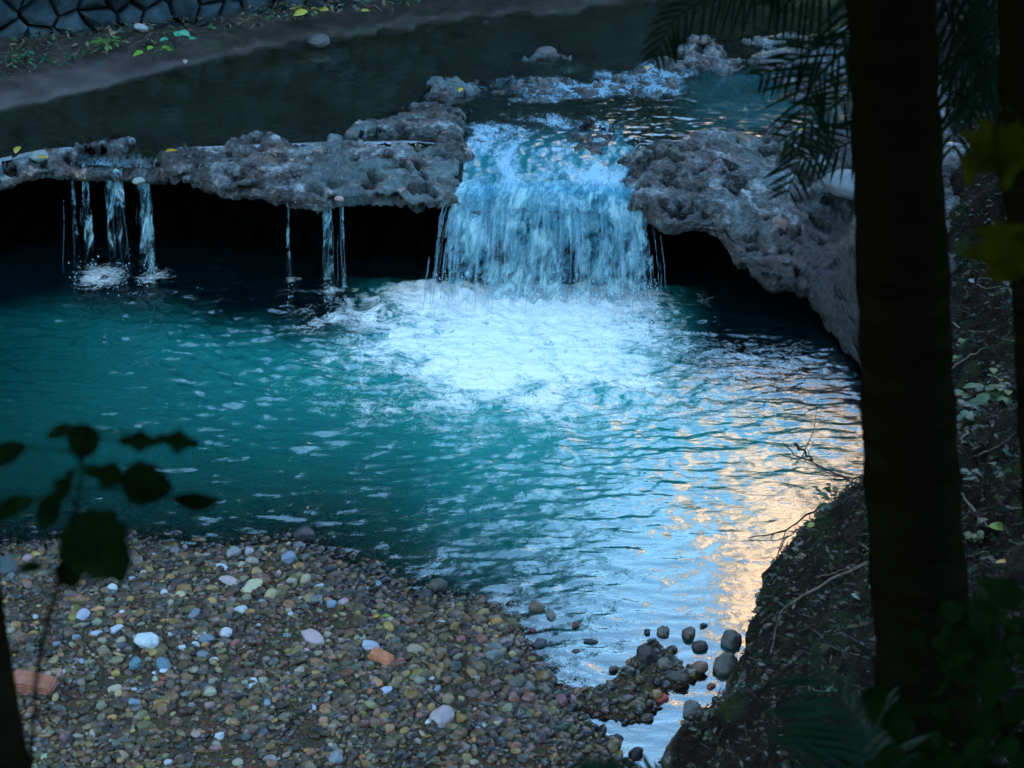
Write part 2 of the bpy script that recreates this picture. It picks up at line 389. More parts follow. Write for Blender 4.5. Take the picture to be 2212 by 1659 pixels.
# rocks above the water, outlines in the plan at the stream's level
U = lambda pts: W(pts, .75)
rockA = U([(350, 335), (400, 308), (500, 300), (590, 294), (700, 302), (750, 272), (850, 238), (905, 205), (928, 172), (985, 190), (1000, 245), (1022, 300), (1005, 345), (1015, 400), (980, 480), (300, 480)])
rockP = U([(800, 295), (870, 283), (945, 290), (930, 315), (860, 318), (800, 312)])
rockB = [U([(95, 318), (170, 292), (255, 284), (305, 290), (290, 303), (190, 318)]), U([(1130, 112), (1230, 100), (1260, 108), (1180, 124), (1120, 122)]),
         U([(1205, 292), (1240, 270), (1320, 268), (1345, 282), (1330, 305), (1250, 310)])]
rockF = U([(1345, 345), (1360, 305), (1480, 290), (1560, 284), (1650, 282), (1760, 262), (2400, 250), (2400, 800), (1420, 800), (1395, 420)])
rockE = [U([(1445, 100), (1500, 76), (1640, 70), (1860, 80), (1860, 110), (1640, 138), (1560, 150), (1460, 140)]), U([(1640, 60), (2300, 40), (2300, 260), (1850, 270), (1700, 200), (1650, 140)])]
riff = U([(960, 190), (1100, 150), (1280, 168), (1420, 120), (1560, 70), (1440, 200), (1330, 200), (1180, 215), (1020, 215)])
wc = np.maximum(Yc(XX)-yf, .08)
n3 = fbm(Xg*3, Yg*3, 1., 4); n8 = fbm(Xg*9, Yg*9, 4., 4)
def above(poly, w_=.10): return sst(-w_, w_*.6, sdf(poly, Xg, Yg)+.07*n8+.08*n3)
mA = above(rockA)*(1-.9*above(rockP, .05)); mF = above(rockF); mo = np.zeros_like(mA)
for q in rockB: mo = np.maximum(mo, .9*above(q, .05))
for q in rockE: mo = np.maximum(mo, .80*above(q, .08))
mr = above(riff, .12)
m = np.maximum(np.maximum(mA, mF), mo)
bed = ZU-.13-.05*np.clip(n3, -1, 1)+.05*sst(5, 0, tt)[:, None]*0
bed = np.maximum(bed, (ZU-.012+.055*n8+.03*n3)*mr+bed*(1-mr))
LB = np.interp(PY, [250, 300, 390, 450], [1008, 1008, 996, 945])+26*n8+20*perlin(Xg*3, Yg*7, 5.); RB = np.interp(PY, [250, 290, 400, 450], [1375, 1362, 1368, 1408])+26*n8+20*perlin(Xg*3, Yg*7, 15.)
casc = sst(-22, 26, PX-LB)*sst(-22, 26, RB-PX)             # the chute above the main fall
lfal = sst(145, 175, lipx)*sst(350, 325, lipx)
rockz = ZU+.034+.026*n3
top = bed*(1-m)+rockz*m
s = np.clip(tt[:, None]/wc[None], 0, 1)
# front apron of the ledge between crest and lip
ap = (zl[None]+.075)+(ZU+.035-zl[None]-.075)*s**.75
fw = 1-sst(.75, 1.05, tt[:, None]/wc[None])
leftlow = sst(360, 300, lipx)[None]
ap = ap-.03*leftlow
top = top*(1-fw)+ap*fw
chute = zl[None]-.05+(ZU-.01-zl[None])*sst(-.1, 1.1, tt[:, None]/.62)**.9
top = np.where(casc > 0, top*(1-casc)+np.minimum(chute+.02*n8, bed*0+chute+.02*n8)*casc*(fw > -1)*(tt[:, None] < .75)+casc*(tt[:, None] >= .75)*(bed*(1-m*.9)+rockz*m*.9), top)
lf = (ZU-.05-.05*(1-s))
top = top+casc*.06*above(U([(1215, 290), (1245, 272), (1310, 270), (1330, 290), (1290, 312), (1235, 310)]), .04)
top = top*(1-lfal[None]*fw)+np.minimum(lf, top)*lfal[None]*fw
# lip rounding + underside + back wall as extra rows
rows_x, rows_y, rows_z = [], [], []; nu = 9
thick = np.clip(zl-.02, .06, 1)
for k, a in enumerate(np.linspace(0, math.pi/2, 10)[1:]):
    rows_y.append(yf-.035*np.sin(a*2)*1.0); rows_z.append(top[0]-(1-np.cos(a))*np.minimum(.10, top[0]-zl+.03))
zb = rows_z[-1]
for d in np.linspace(.02, .46, 20): rows_y.append(yf+d); rows_z.append(zb+.03*np.sin(d*5)-.02*d)
zb = rows_z[-1]
for d in np.linspace(.05, 1.2, 22): rows_y.append(yf+.48+.04*d); rows_z.append(zb-d)
Yu = np.array(rows_y)[::-1]; Zu = np.array(rows_z)[::-1]
Xa = np.concatenate([np.tile(XX, (len(Yu), 1)), Xg]); Ya = np.concatenate([Yu, Yg]); Za = np.concatenate([Zu, top])
# displacement along the sheet normal
dx = np.gradient(Za, axis=1); dy0 = np.gradient(Ya, axis=0); dz0 = np.gradient(Za, axis=0)
ln = np.hypot(dy0, dz0)+1e-9; ny, nz = -dz0/ln, dy0/ln
f1, f2 = worley(Xa*11, Ya*11, Za*11); g1, g2 = worley(Xa*24+5, Ya*24, Za*24)
wx = Xa+.05*perlin(Xa*9, Ya*9, Za*9); 
pn_ = perlin(wx*7, Ya*10, Za*12)+.45*perlin(Xa*17, Ya*23, Za*22)+.15*perlin(Xa*45, Ya*45, Za*45)
pit = 1-sst(.10, .48, pn_)          # separate eaten-out holes
lay = np.abs(((Za+.05*perlin(Xa*2, Ya*2, 3.))*16+.8*perlin(Xa*4, Ya*6, 1.)) % 1-.5)*2      # thin bedding
big = fbm(Xa*2.6, Ya*2.6, Za*2.6+7, 3)
rockness = np.concatenate([np.ones_like(Yu), np.maximum(m, fw*(1-casc))*.9+.1])
rockness = rockness*(1-.82*np.clip(np.concatenate([np.tile(casc[0], (len(Yu), 1)), casc*fw]), 0, 1))
disp = (.026*big+.075*(pit-.85)+.010*(lay-.5)+.010*(.45-f1)+.016*(.45-g1)+.009*fbm(Xa*40, Ya*40, Za*40, 2))*rockness
rightw = sst(1440, 1560, np.tile(lipx, (Xa.shape[0], 1)))
disp = disp+rightw*.06*fbm(Xa*3.1+4, Ya*3.1, Za*4., 3)*rockness
Ya = Ya+ny*disp*1.1; Za = Za+nz*disp
Xa = Xa+.015*perlin(Xa*7+3, Ya*7, Za*7)*rockness
wet = sst(ZU+.035, ZU-.0, Za)*np.concatenate([np.zeros_like(Yu), np.ones_like(Yg)*(1-fw)])
wet = np.maximum(wet, np.concatenate([np.zeros_like(Yu), np.maximum(casc, lfal[None]*.8)*fw]))
wet = np.maximum(wet, .85*sst(.52, .15, Za+.06*fbm(Xa*4, Ya*4, Za*4, 3))); wet = np.maximum(wet, .8*sst(.1, .5, fbm(Xa*1.8, Ya*2.6, 9., 3)))
recess_shade = np.zeros_like(Xa); nun = len(Yu)
row = np.arange(Xa.shape[0])[:, None]; recess_shade = sst(nun-14, nun-20, row+4*perlin(Xa*5, row*.1))*np.ones_like(Xa)     # undercut shade painted near-black onto the recess wall
led = raw('rock_ledge', np.stack([Xa, Ya, Za], -1).reshape(-1, 3), grid_faces(*Xa.shape), MAT['rock'], attrs={'wet': wet.ravel(), 'recess_shade': recess_shade.ravel(), 'pit': (sst(.75, .2, pit)*np.minimum(rockness*1.2, 1)).ravel()})
tag(led, kind='structure')
bedz = Za[len(Yu):]

# upper stream water
Xw, Yw = Xg, Yg
cs = casc*np.ones_like(Xw); lfm = lfal[None]*np.ones_like(Xw)
zw = np.full(Xw.shape, ZU)
chw = zl[None]+.055+(ZU-zl[None]-.055)*sst(-.15, 1.0, tt[:, None]/.72)
zw = zw*(1-cs)+np.minimum(chw, ZU)*cs
lw = zl[None]+.05+(ZU-zl[None]-.05)*sst(-.1, 1, tt[:, None]/.22)
zw = zw*(1-lfm)+np.minimum(lw, ZU)*lfm
act = np.maximum(sst(930, 1120, PX)*sst(30, 150, PY)*.55, cs*.8)
chop = (.016*fbm(Xw*7, Yw*12, 2., 3)+.007*perlin(Xw*22, Yw*34, 9.))*act*(.35+.65*sst(1.3, .0, tt)[:, None])
chop += cs*sst(1., .1, tt)[:, None]*(.010*fbm(Xw*6+.8*perlin(Xw*3, Yw*3), Yw*4.5, 5., 4)+.006*perlin(Xw*24, Yw*13, 2))
chop += (1-act)*.0012*fbm(Xw*6, Yw*11, 3., 2)
zw = zw+chop-.035*cs*sst(.13, .0, tt)[:, None]
low = (1-np.maximum(cs, lfm))*fw
hide = sst(.2, .7, low)
zw = zw-hide*.22                       # slips under the rock where no water runs over the edge
depth = np.maximum(np.clip((zw-bedz)/.21, 0, 1), cs*.9*sst(1.2, .5, tt)[:, None])
foam = cs*(.36+.24*sst(.45, .0, tt)[:, None]+.50*np.clip(fbm(Xw*4+2*perlin(Xw*2, Yw*2), Yw*2.2, 6., 4), -.4, .6))*sst(1.2, .7, tt)[:, None]+lfm*sst(.3, 0, tt)[:, None]*.42
foam = foam+.30*mr+.20*sst(1050, 1250, PX)*sst(60, 100, PY)*sst(280, 180, PY)
foam = np.clip(foam+.25*n3*act, 0, .95)
aer = np.clip(cs*sst(.9, .3, tt)[:, None]+.42*sst(1380, 1600, PX)*sst(120, 160, PY)*sst(300, 260, PY), 0, 1)
rip = .05+act*.32
ok = (hide < .95)
Vw = np.stack([Xw, Yw, zw], -1).reshape(-1, 3); Fw = grid_faces(*Xw.shape)
keep = ok.reshape(-1)[Fw].all(1)
st = raw('stream_water', Vw, Fw[keep].copy(), MAT['stream'], attrs={'depth': depth.ravel(), 'foam': foam.ravel(), 'aer': aer.ravel(), 'rip': rip.ravel()})
tag(st, kind='structure')

# ------------------------------------------------------------------ lower pool
xs = np.arange(-4.6, 2.7, .0115); ys = np.concatenate([np.arange(4.4, 10.3, .0115), np.arange(10.32, 11.9, .05)])
X, Y = np.meshgrid(xs, ys)
fc = at(1130, 655); cx, cy = fc[0], fc[1]+.15
r = np.hypot((X-cx)*.8, Y-cy); th = np.arctan2(X-cx, cy-Y)
wob = .12*fbm(X*1.6, Y*1.6, 2., 3)
near = np.exp(-(r/1.5)**2)
amp = .80+.9*near
calm = sst(9.1, 7.0, Y)*sst(-.3, .9, X)            # quiet water running into the outlet
cw = fbm((r+wob)*11, th*4.2, 4., 3)
iso = fbm(X*4.2+.3*wob, Y*14, 7., 4)
cho = fbm(X*9+.5*iso, Y*25, 3., 3)
h = (.0060*cw+.0055*iso+.004*fbm(X*2.4, Y*4, 5., 2))*amp*(1-.72*calm)+.0030*cho*(1-.75*calm)*(.5+near)
h += .010*near*fbm(X*9, Y*9, 1., 3)
h *= 1.35*(1+.5*sst(-.3, -1.2, X))*(1-.35*sst(.5, 1.4, X)*sst(8.3, 7.4, Y))
h += np.exp(-((X-cx)/.62)**4-((Y-cy+.12)/.22)**2)*(.035+.06*np.abs(fbm(X*9, Y*9, 9., 4)))
gzv, _ = near_ground(X, Y)
depth = 1-np.exp(-np.maximum(-gzv, 0)/.17)
wv = .10*fbm(X*2.5, Y*2.5, 6., 4)+.07*fbm(X*7, Y*7, 6., 3)
e = np.hypot((X-cx+.03)/1.12, (Y-(cy-.62))/.98)
foam = np.clip(np.minimum(.97-e*.66, .78)+wv*1.9, 0, 1)*sst(1.5, 1.15, e)
el = np.hypot((X-cx)/.80, (Y-(cy-.05))/.42); foam = np.maximum(foam, 1.0*sst(1.35, .6, el+wv*.6))
tail = np.exp(-((X-(cx-.12))/.30)**2)*sst(cy-2.1, cy-1.0, Y)*sst(cy-.4, cy-1.0, Y)*.62; foam = np.maximum(foam, tail+wv)
outf = .43*np.exp(-(np.hypot((X-cx-.25)/1.7, (Y-(cy-.95))/1.0))**4)+wv*.6; foam = np.maximum(foam, outf)
foam = foam*sst(cy+.17, cy-.02+.05*np.abs(X-cx), Y+wv*.6)
SPL = [((215, 598), .20, .62), ((330, 600), .15, .55), ((715, 628), .12, .52), ((632, 605), .07, .50), ((765, 625), .07, .5)]
for (px, py), rr, a in SPL:
    q = at(px, py); foam = np.maximum(foam, a*np.exp(-(np.hypot((X-q[0]), (Y-q[1])*.9)/rr)**2)+wv*.5*np.exp(-(np.hypot((X-q[0]), (Y-q[1]))/(rr*2))**2))
    foam = np.maximum(foam, .27*np.exp(-(np.hypot((X-q[0]), (Y-q[1]+.2)*.8)/(rr*3))**2))
foam = np.clip(foam, 0, 1)
aer = np.clip(1.0*np.exp(-(np.hypot((X-cx)*.66, (Y-(cy-.8))*.75)/1.15)**2), 0, 1)
rip = (.36+.7*near)*(1-.6*calm)
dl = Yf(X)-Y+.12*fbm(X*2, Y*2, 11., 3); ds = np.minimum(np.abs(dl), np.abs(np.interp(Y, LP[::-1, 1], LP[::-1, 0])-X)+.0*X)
clear = sst(.85, .15, dl)*sst(.55, 1.1, np.abs(X-cx)); clear = np.maximum(clear, sst(1.5, .55, dl)*sst(.55, 1.1, X-cx)); clear = np.maximum(clear, .6*sst(-1.9, -3.0, X)); clear = np.maximum(clear, sst(cy+.0, cy+.16, Y))  # where shade is painted dark: along the ledge, far left, behind the fall
pw = raw('pool_water', np.stack([X, Y, h], -1).reshape(-1, 3), grid_faces(*X.shape), MAT['pool'], attrs={'depth': depth.ravel(), 'foam': foam.ravel(), 'aer': aer.ravel(), 'rip': rip.ravel(), 'clear': clear.ravel()})  # 'clear' carries the painted ledge shade and dark bank reflection, not clearer water
tag(pw, kind='structure')

# ------------------------------------------------------------------ waterfalls
def curtain(px0, px1, n, m_, vel, jit, seed, top_dy=0., zoff=.05, spread=0., lead=0.):
    """a falling sheet: slides over the lip (lead metres), then drops; verts, flow coords, edge"""
    a = np.interp(np.linspace(px0, px1, n), lipx, XX); V = []; Fl = []; E = []
    for i in range(n):
        s_ = i/(n-1); x0 = a[i]; y0 = float(Yf(x0))+.03+top_dy; z0 = float(Zl(x0))+(zoff if not lead else .055+(ZU-float(Zl(x0))-.055)*float(sst(-.15, 1., 0.))+.02)
        v = vel*(1+.35*perlin(x0*3.1, seed, .5)+.18*perlin(x0*11, seed, 1.5))
        for j in range(m_):
            nl = 6 if lead else 0
            if j < nl:
                q = -(1-j/nl); z = float(Zl(x0))+.055+(ZU-float(Zl(x0))-.055)*float(sst(-.15, 1., lead*(-q)/.72))+.022+.014*perlin(x0*9, q*3, seed); yy = y0+lead*(-q); xx = x0-spread*(s_-.5)*.1*(-q); qq = q*lead*1.4
            else:
                q = (j-nl)/(m_-1-nl); z = z0-(z0+.02)*q**1.25
                tfall = math.sqrt(max(z0-z, 0)*2/9.8); qq = q
                yy = y0-v*tfall-.01*q+jit*perlin(x0*9+seed, q*2.5, seed)*q
                xx = x0+spread*(s_-.5)*2*tfall+jit*.5*perlin(x0*6, q*2, seed+3)*q
            V.append((xx, yy, z)); Fl.append((x0+seed*1.7, qq+seed, seed*.37)); E.append(min(1, min(s_, 1-s_)*9)*(1-.25*abs(q))*(1 if not lead or q > 0 else sst(-1, .1, q)))
    return V, Fl, E
def sheet(name, parent, mat, V, Fl, E, n, m_):
    idx = np.arange(n*m_).reshape(n, m_)
    F = np.stack([idx[:-1, :-1], idx[1:, :-1], idx[1:, 1:], idx[:-1, 1:]], -1).reshape(-1, 4)
    return raw(name, V, F, mat, parent, attrs={'flow': np.array(Fl), 'edge': np.array(E)})
def strands(name, parent, px0, px1, num, vel, wmin, wmax, seed, spread=0., segs=9, mat='strand'):
    rs = np.random.RandomState(seed); V = []; F = []; n = 0
    for k in range(num):
        x0 = float(np.interp(px0+(px1-px0)*rs.rand(), lipx, XX)); y0 = float(Yf(x0))+.01; z0 = float(Zl(x0))+.05+.02*rs.randn()
        v = vel*(1+.30*perlin(x0*3.1, seed, .5)+.22*rs.randn()); q0 = rs.rand()**2*.6; q1 = min(.98-.1*rs.rand(), q0+.15+.75*rs.rand()); w_ = wmin+(wmax-wmin)*rs.rand()**2
        sx = .0+spread*((x0-float(np.interp(px0, lipx, XX)))/(float(np.interp(px1, lipx, XX))-float(np.interp(px0, lipx, XX)))-.5)*2+.05*rs.randn()
        for j in range(segs):
            q = q0+(q1-q0)*j/(segs-1); z = z0-(z0+.01)*q; tf = math.sqrt(max(z0-z, 1e-5)*2/9.8)
            x = x0+sx*tf+.012*perlin(x0*40, q*4, seed); y = y0-v*tf-.015; ww = w_*math.sin(math.pi*(j+.35)/(segs-.3))**.6*(.6+.5*rs.rand())
            V += [(x-ww, y, z), (x, y-ww*.8, z), (x+ww, y, z), (x, y+ww*.8, z)]
            if j:
                b = n+4*j; F += [(b-4+i, b-4+(i+1) % 4, b+(i+1) % 4, b+i) for i in range(4)]
        n += 4*segs
    return tag(raw(name, V, np.array(F), MAT[mat], parent), kind='stuff')
ICO = {}
def ico(l):
    if l not in ICO:
        import bmesh
        bm = bmesh.new(); bmesh.ops.create_icosphere(bm, subdivisions=l, radius=1)
        ICO[l] = (np.array([v.co[:] for v in bm.verts]), np.array([[v.index for v in f.verts] for f in bm.faces])); bm.free()
    return ICO[l]
def drops(name, parent, cen, num, sx, sy, sz, rmin, rmax, seed, mat='spray'):
    rs = np.random.RandomState(seed); V0, F0 = ico(1)
    c = np.stack([cen[0]+sx*(rs.rand(num)*3.4-1.7), cen[1]+sy*rs.randn(num), np.abs(rs.randn(num))*sz+cen[2]], -1)
    rd = (rmin+(rmax-rmin)*rs.rand(num)**3)[:, None, None]*(np.array([1, 1, 1.3])[None, None])*(.7+.6*rs.rand(num, 1, 3))
    V = (V0[None]*rd+c[:, None]).reshape(-1, 3); F = (F0[None]+(np.arange(num)*len(V0))[:, None, None]).reshape(-1, 3)
    return tag(raw(name, V, F, MAT[mat], parent), kind='stuff')
def waterfall(label, px0, px1, n, nl, vel, num, group, thin=False, seed=1, spread=0., dr=400, wr=(.002, .010)):
    px = (px0+px1)/2; x0 = float(np.interp(px, lipx, XX)); e_ = empty('waterfall', (0, 0, 0)); tag(e_, label, 'waterfall', group)
    for k in range(nl):
        V, Fl, E = curtain(px0+k*3*(not thin), px1-k*4*(not thin), n, 26, vel*(1-.22*k), .07 if not thin else .02, seed+k*3.3, spread=spread, lead=0 if thin else .30)
        sheet('water_curtain', e_, MAT['thin' if thin else 'fall'], V, Fl, E, n, 26)
    strands('water_strands', e_, px0+(0 if thin else 16), px1-(0 if thin else 14), num, vel, wr[0], wr[1], int(seed*10), spread)
    hw = (float(np.interp(px1, lipx, XX))-float(np.interp(px0, lipx, XX)))/2
    yb = float(Yf(x0))-vel*.33
    drops('spray', e_, (x0, yb, 0.0), dr, hw*.6, .05+.025*nl, .02+.018*nl, .0008, .004, int(seed*7))
    return e_
waterfall('wide white waterfall pouring over the middle of the rock ledge', 944, 1422, 150, 3,   .55, 150, None, seed=2, spread=.30, dr=7000)
for a, b, nn, sd_, lab in [(176, 192, 8, 3, 'thin slanting trickle at the left side of the left group of small falls'), (225, 268, 16, 4, 'widest of the small falls at far left, frothy strand beside a wet pebble'),
                       (292, 324, 12, 5, 'narrow fall just right of the wet pebble, over the left ledge'), (150, 158, 4, 6, 'faint leftmost drip in the dark hollow under the ledge'),
                       (617, 624, 4, 7, 'faint drip left of the middle trickle under the ledge'), (696, 716, 8, 8, 'bright middle trickle falling below a pink stone on the ledge'), (738, 743, 4, 9, 'hair-thin drip right of the middle trickle')]:
    wide = b-a
    waterfall(lab, a, b, nn, 2, .26, int(2+wide*.2), 'small trickles falling from the rock ledge', True, sd_, .05, 12+wide*3, (.001, .003))

# ------------------------------------------------------------------ gravel
V1, F1 = ico(2)
def in_view(x, y, z, mrg=60):
    a, b = proj(x, y, z); return (a > -mrg) & (a < 2212+mrg) & (b > -mrg) & (b < 1659+mrg)
PAL = np.array([(.22, .16, .08), (.30, .21, .09), (.15, .13, .10), (.10, .10, .10), (.20, .21, .22), (.13, .17, .21), (.33, .33, .34), (.31, .21, .18), (.22, .11, .08), (.38, .28, .10),
                (.07, .06, .06), (.17, .13, .08), (.24, .20, .14), (.42, .43, .46), (.26, .18, .18), (.10, .12, .12)])
PW = np.array([.14, .10, .12, .08, .08, .07, .04, .05, .03, .05, .06, .12, .10, .015, .03, .04]); PW = PW/PW.sum()
N0 = 108000
gx = rng.uniform(-3.6, 1.9, N0); gy = rng.uniform(4.4, 7.7, N0)
g = sdf(gravel_poly, gx, gy); i_ = sdf(islet_poly, gx, gy); bz, _ = near_ground(gx, gy); bk = sdf(bank_poly, gx, gy)
clump = .5+.9*fbm(gx*3, gy*3, 5., 3)
pr = sst(-.60+.52*sst(-.9, .1, gx), -.1+.12*sst(-.9, .1, gx), g)+sst(-.03, .02, i_)*.9+.06*(bk > -.12)*(bk < .25)
k = (rng.rand(N0) < pr*np.clip(clump*1.1+.2, .22, 1)) & (bk < .3) & in_view(gx, gy, bz, 480) & (bz < .3)
gx, gy, bz, g, i_ = gx[k], gy[k], bz[k], g[k], i_[k]; n = len(gx)
size = .0036+.016*rng.rand(n)**5+.0048*rng.rand(n)
size *= 1+.35*sst(.9, .1, g)*(rng.rand(n) > .6)
order = np.argsort(-size)
ax = np.stack([.8+.6*rng.rand(n), .7+.4*rng.rand(n), .38+.35*rng.rand(n)], -1)*size[:, None]
th = rng.rand(n)*6.283; ti = rng.randn(n)*.35
def mk(V0, F0, ax, th, ti, cen, def_=.22):
    n = len(ax); a = rng.randn(n, 3); b = rng.randn(n, 3)
    a /= np.linalg.norm(a, axis=1)[:, None]; b /= np.linalg.norm(b, axis=1)[:, None]
    V = V0[None]*(1+def_*np.sin(2.2*(V0@a.T).T+1)[..., None]+def_*.7*np.sin(3.1*(V0@b.T).T)[..., None])
    V = np.sign(V)*np.abs(V)**.88*ax[:, None]
    c, s_ = np.cos(ti)[:, None], np.sin(ti)[:, None]; y = V[..., 1]*c-V[..., 2]*s_; z = V[..., 1]*s_+V[..., 2]*c; x = V[..., 0]
    c, s_ = np.cos(th)[:, None], np.sin(th)[:, None]
    return np.stack([x*c-y*s_, x*s_+y*c, z], -1)+cen[:, None]
cen = np.stack([gx, gy, bz+ax[:, 2]*.45], -1)
V = mk(V1, F1, ax, th, ti, cen).reshape(-1, 3); F = (F1[None]+(np.arange(n)*42)[:, None, None]).reshape(-1, 3)
pc = PAL[rng.choice(len(PAL), n, p=PW)]*(.14+.80*rng.rand(n, 1)**2)*(1+.12*rng.randn(n, 3)); pc = pc*np.array([1.25, 1., .74]); pc = np.clip(pc, .01, .7)
wetp = np.maximum(sst(.035, .0, bz), sst(-.2, .3, gx)*.6)
gv = raw('gravel', V, F, MAT['gravel'], attrs={'col': np.repeat(pc, 42, 0), 'wet': np.repeat(wetp, 42)})
tag(gv, 'mixed small gravel of tan, grey and pink pebbles covering the bar by the pool', 'gravel', kind='stuff')

# ------------------------------------------------------------------ single stones
def stone_mesh(name, seed, angular=.0, l=4):
    rs = np.random.RandomState(seed); V0, F0 = ico(l); V = V0.copy(); o = rs.rand(3)*50
    V = V*(1+.21*fbm(V0[:, 0]*.9+o[0], V0[:, 1]*.9+o[1], V0[:, 2]*.9+o[2], 3))[:, None]
    for q in range(int(angular*9)+2):
        d = rs.randn(3); d /= np.linalg.norm(d); lim = .62+.25*rs.rand() if angular else .84
        s_ = V@d; V = V-np.maximum(s_-lim, 0)[:, None]*d[None]*.92
    me = raw(name, V, F0, MAT['stone'], smooth=angular < .5); d = me.data; bpy.data.objects.remove(me); return d
ROUND = [stone_mesh('pebble', 100+i) for i in range(6)]; ANG = [stone_mesh('pebble', 200+i, .6) for i in range(5)]
def stone(px, py, wpx, col, label, kind='r', flat=.55, asp=.75, rot=None, group='larger stones lying on the gravel bar', name='stone', lift=.5, z=None, cat='stone'):
    P = hit(px, py) if z is None else at(px, py, z)
    if z is None and P[2] < 0: P = at(px, py, .0)
    dep = np.linalg.norm(P-CP); rad = wpx/FD*dep/2
    me = (ROUND if kind == 'r' else ANG)[rng.randint(5)]
    o = bpy.data.objects.new(name, me); COL.objects.link(o)
    o.scale = (rad, rad*asp, rad*flat); o.rotation_euler = (rng.randn()*.2, rng.randn()*.2, rng.rand()*6.28 if rot is None else rot)
    o.location = (P[0], P[1], P[2]+rad*flat*lift); o.color = (*[c*.9 for c in col], 1)
    tag(o, label, cat, group); return o
def brick(px, py, L, label, rot, col=(.36, .12, .07), broken=0.):
    import bmesh
    P = hit(px, py); bm = bmesh.new(); bmesh.ops.create_cube(bm, size=1)
    for v in bm.verts: v.co.x *= L; v.co.y *= L*.52; v.co.z *= L*.36
    bmesh.ops.subdivide_edges(bm, edges=bm.edges[:], cuts=5, use_grid_fill=True)
    bmesh.ops.bevel(bm, geom=[e for e in bm.edges if e.calc_face_angle(0) > 1], offset=L*.045, segments=2, affect='EDGES')
    for v in bm.verts:
        c = v.co; q = 1/L*3
        d = fbm(np.array(c.x*q+px), np.array(c.y*q), np.array(c.z*q), 3)
        v.co = c*(1+.09*float(d))
        if c.x > L*.2 and broken: v.co.x -= broken*L*(.3+.5*float(perlin(c.y*q*1.5, c.z*q*1.5, px)))*(c.x/L)
    me = bpy.data.meshes.new('brick'); bm.to_mesh(me); bm.free(); me.materials.append(MAT['brick'])
    o = bpy.data.objects.new('brick', me); COL.objects.link(o); o.location = (P[0], P[1], P[2]+L*.13); o.rotation_euler = (.08, .1, rot); o.color = (*col, 1)
    tag(o, label, 'brick', 'bits of brick among the pebbles'); return o
brick(70, 1489, .17, 'weathered red brick lying alone at the left end of the gravel bar', -.15)
brick(826, 1428, .105, 'orange-red broken brick piece leaning against a lavender stone', -.5, (.52, .17, .08), .5)
brick(1428, 1514, .065, 'small bright red brick chip at the water side of the stony islet', .7, (.50, .10, .07), .4)
brick(1185, 1360, .045, 'thumb-sized orange brick chip in the wet gravel below the pale flat stone', 1.2, (.45, .14, .08), .5)
brick(212, 1322, .06, 'orange triangular brick shard beside a lavender pebble', .9, (.55, .26, .14), .9)
brick(360, 1467, .05, 'flat red shard tucked under the white flat stone', .1, (.55, .12, .08), .3)
GREY = (.30, .31, .33); WHT = (.62, .66, .68); PNK = (.52, .36, .37); TAN = (.34, .26, .17); LAV = (.42, .42, .52); BLU = (.14, .21, .27); DRK = (.03, .03, .035); CRM = (.52, .47, .29); RED = (.34, .10, .10)
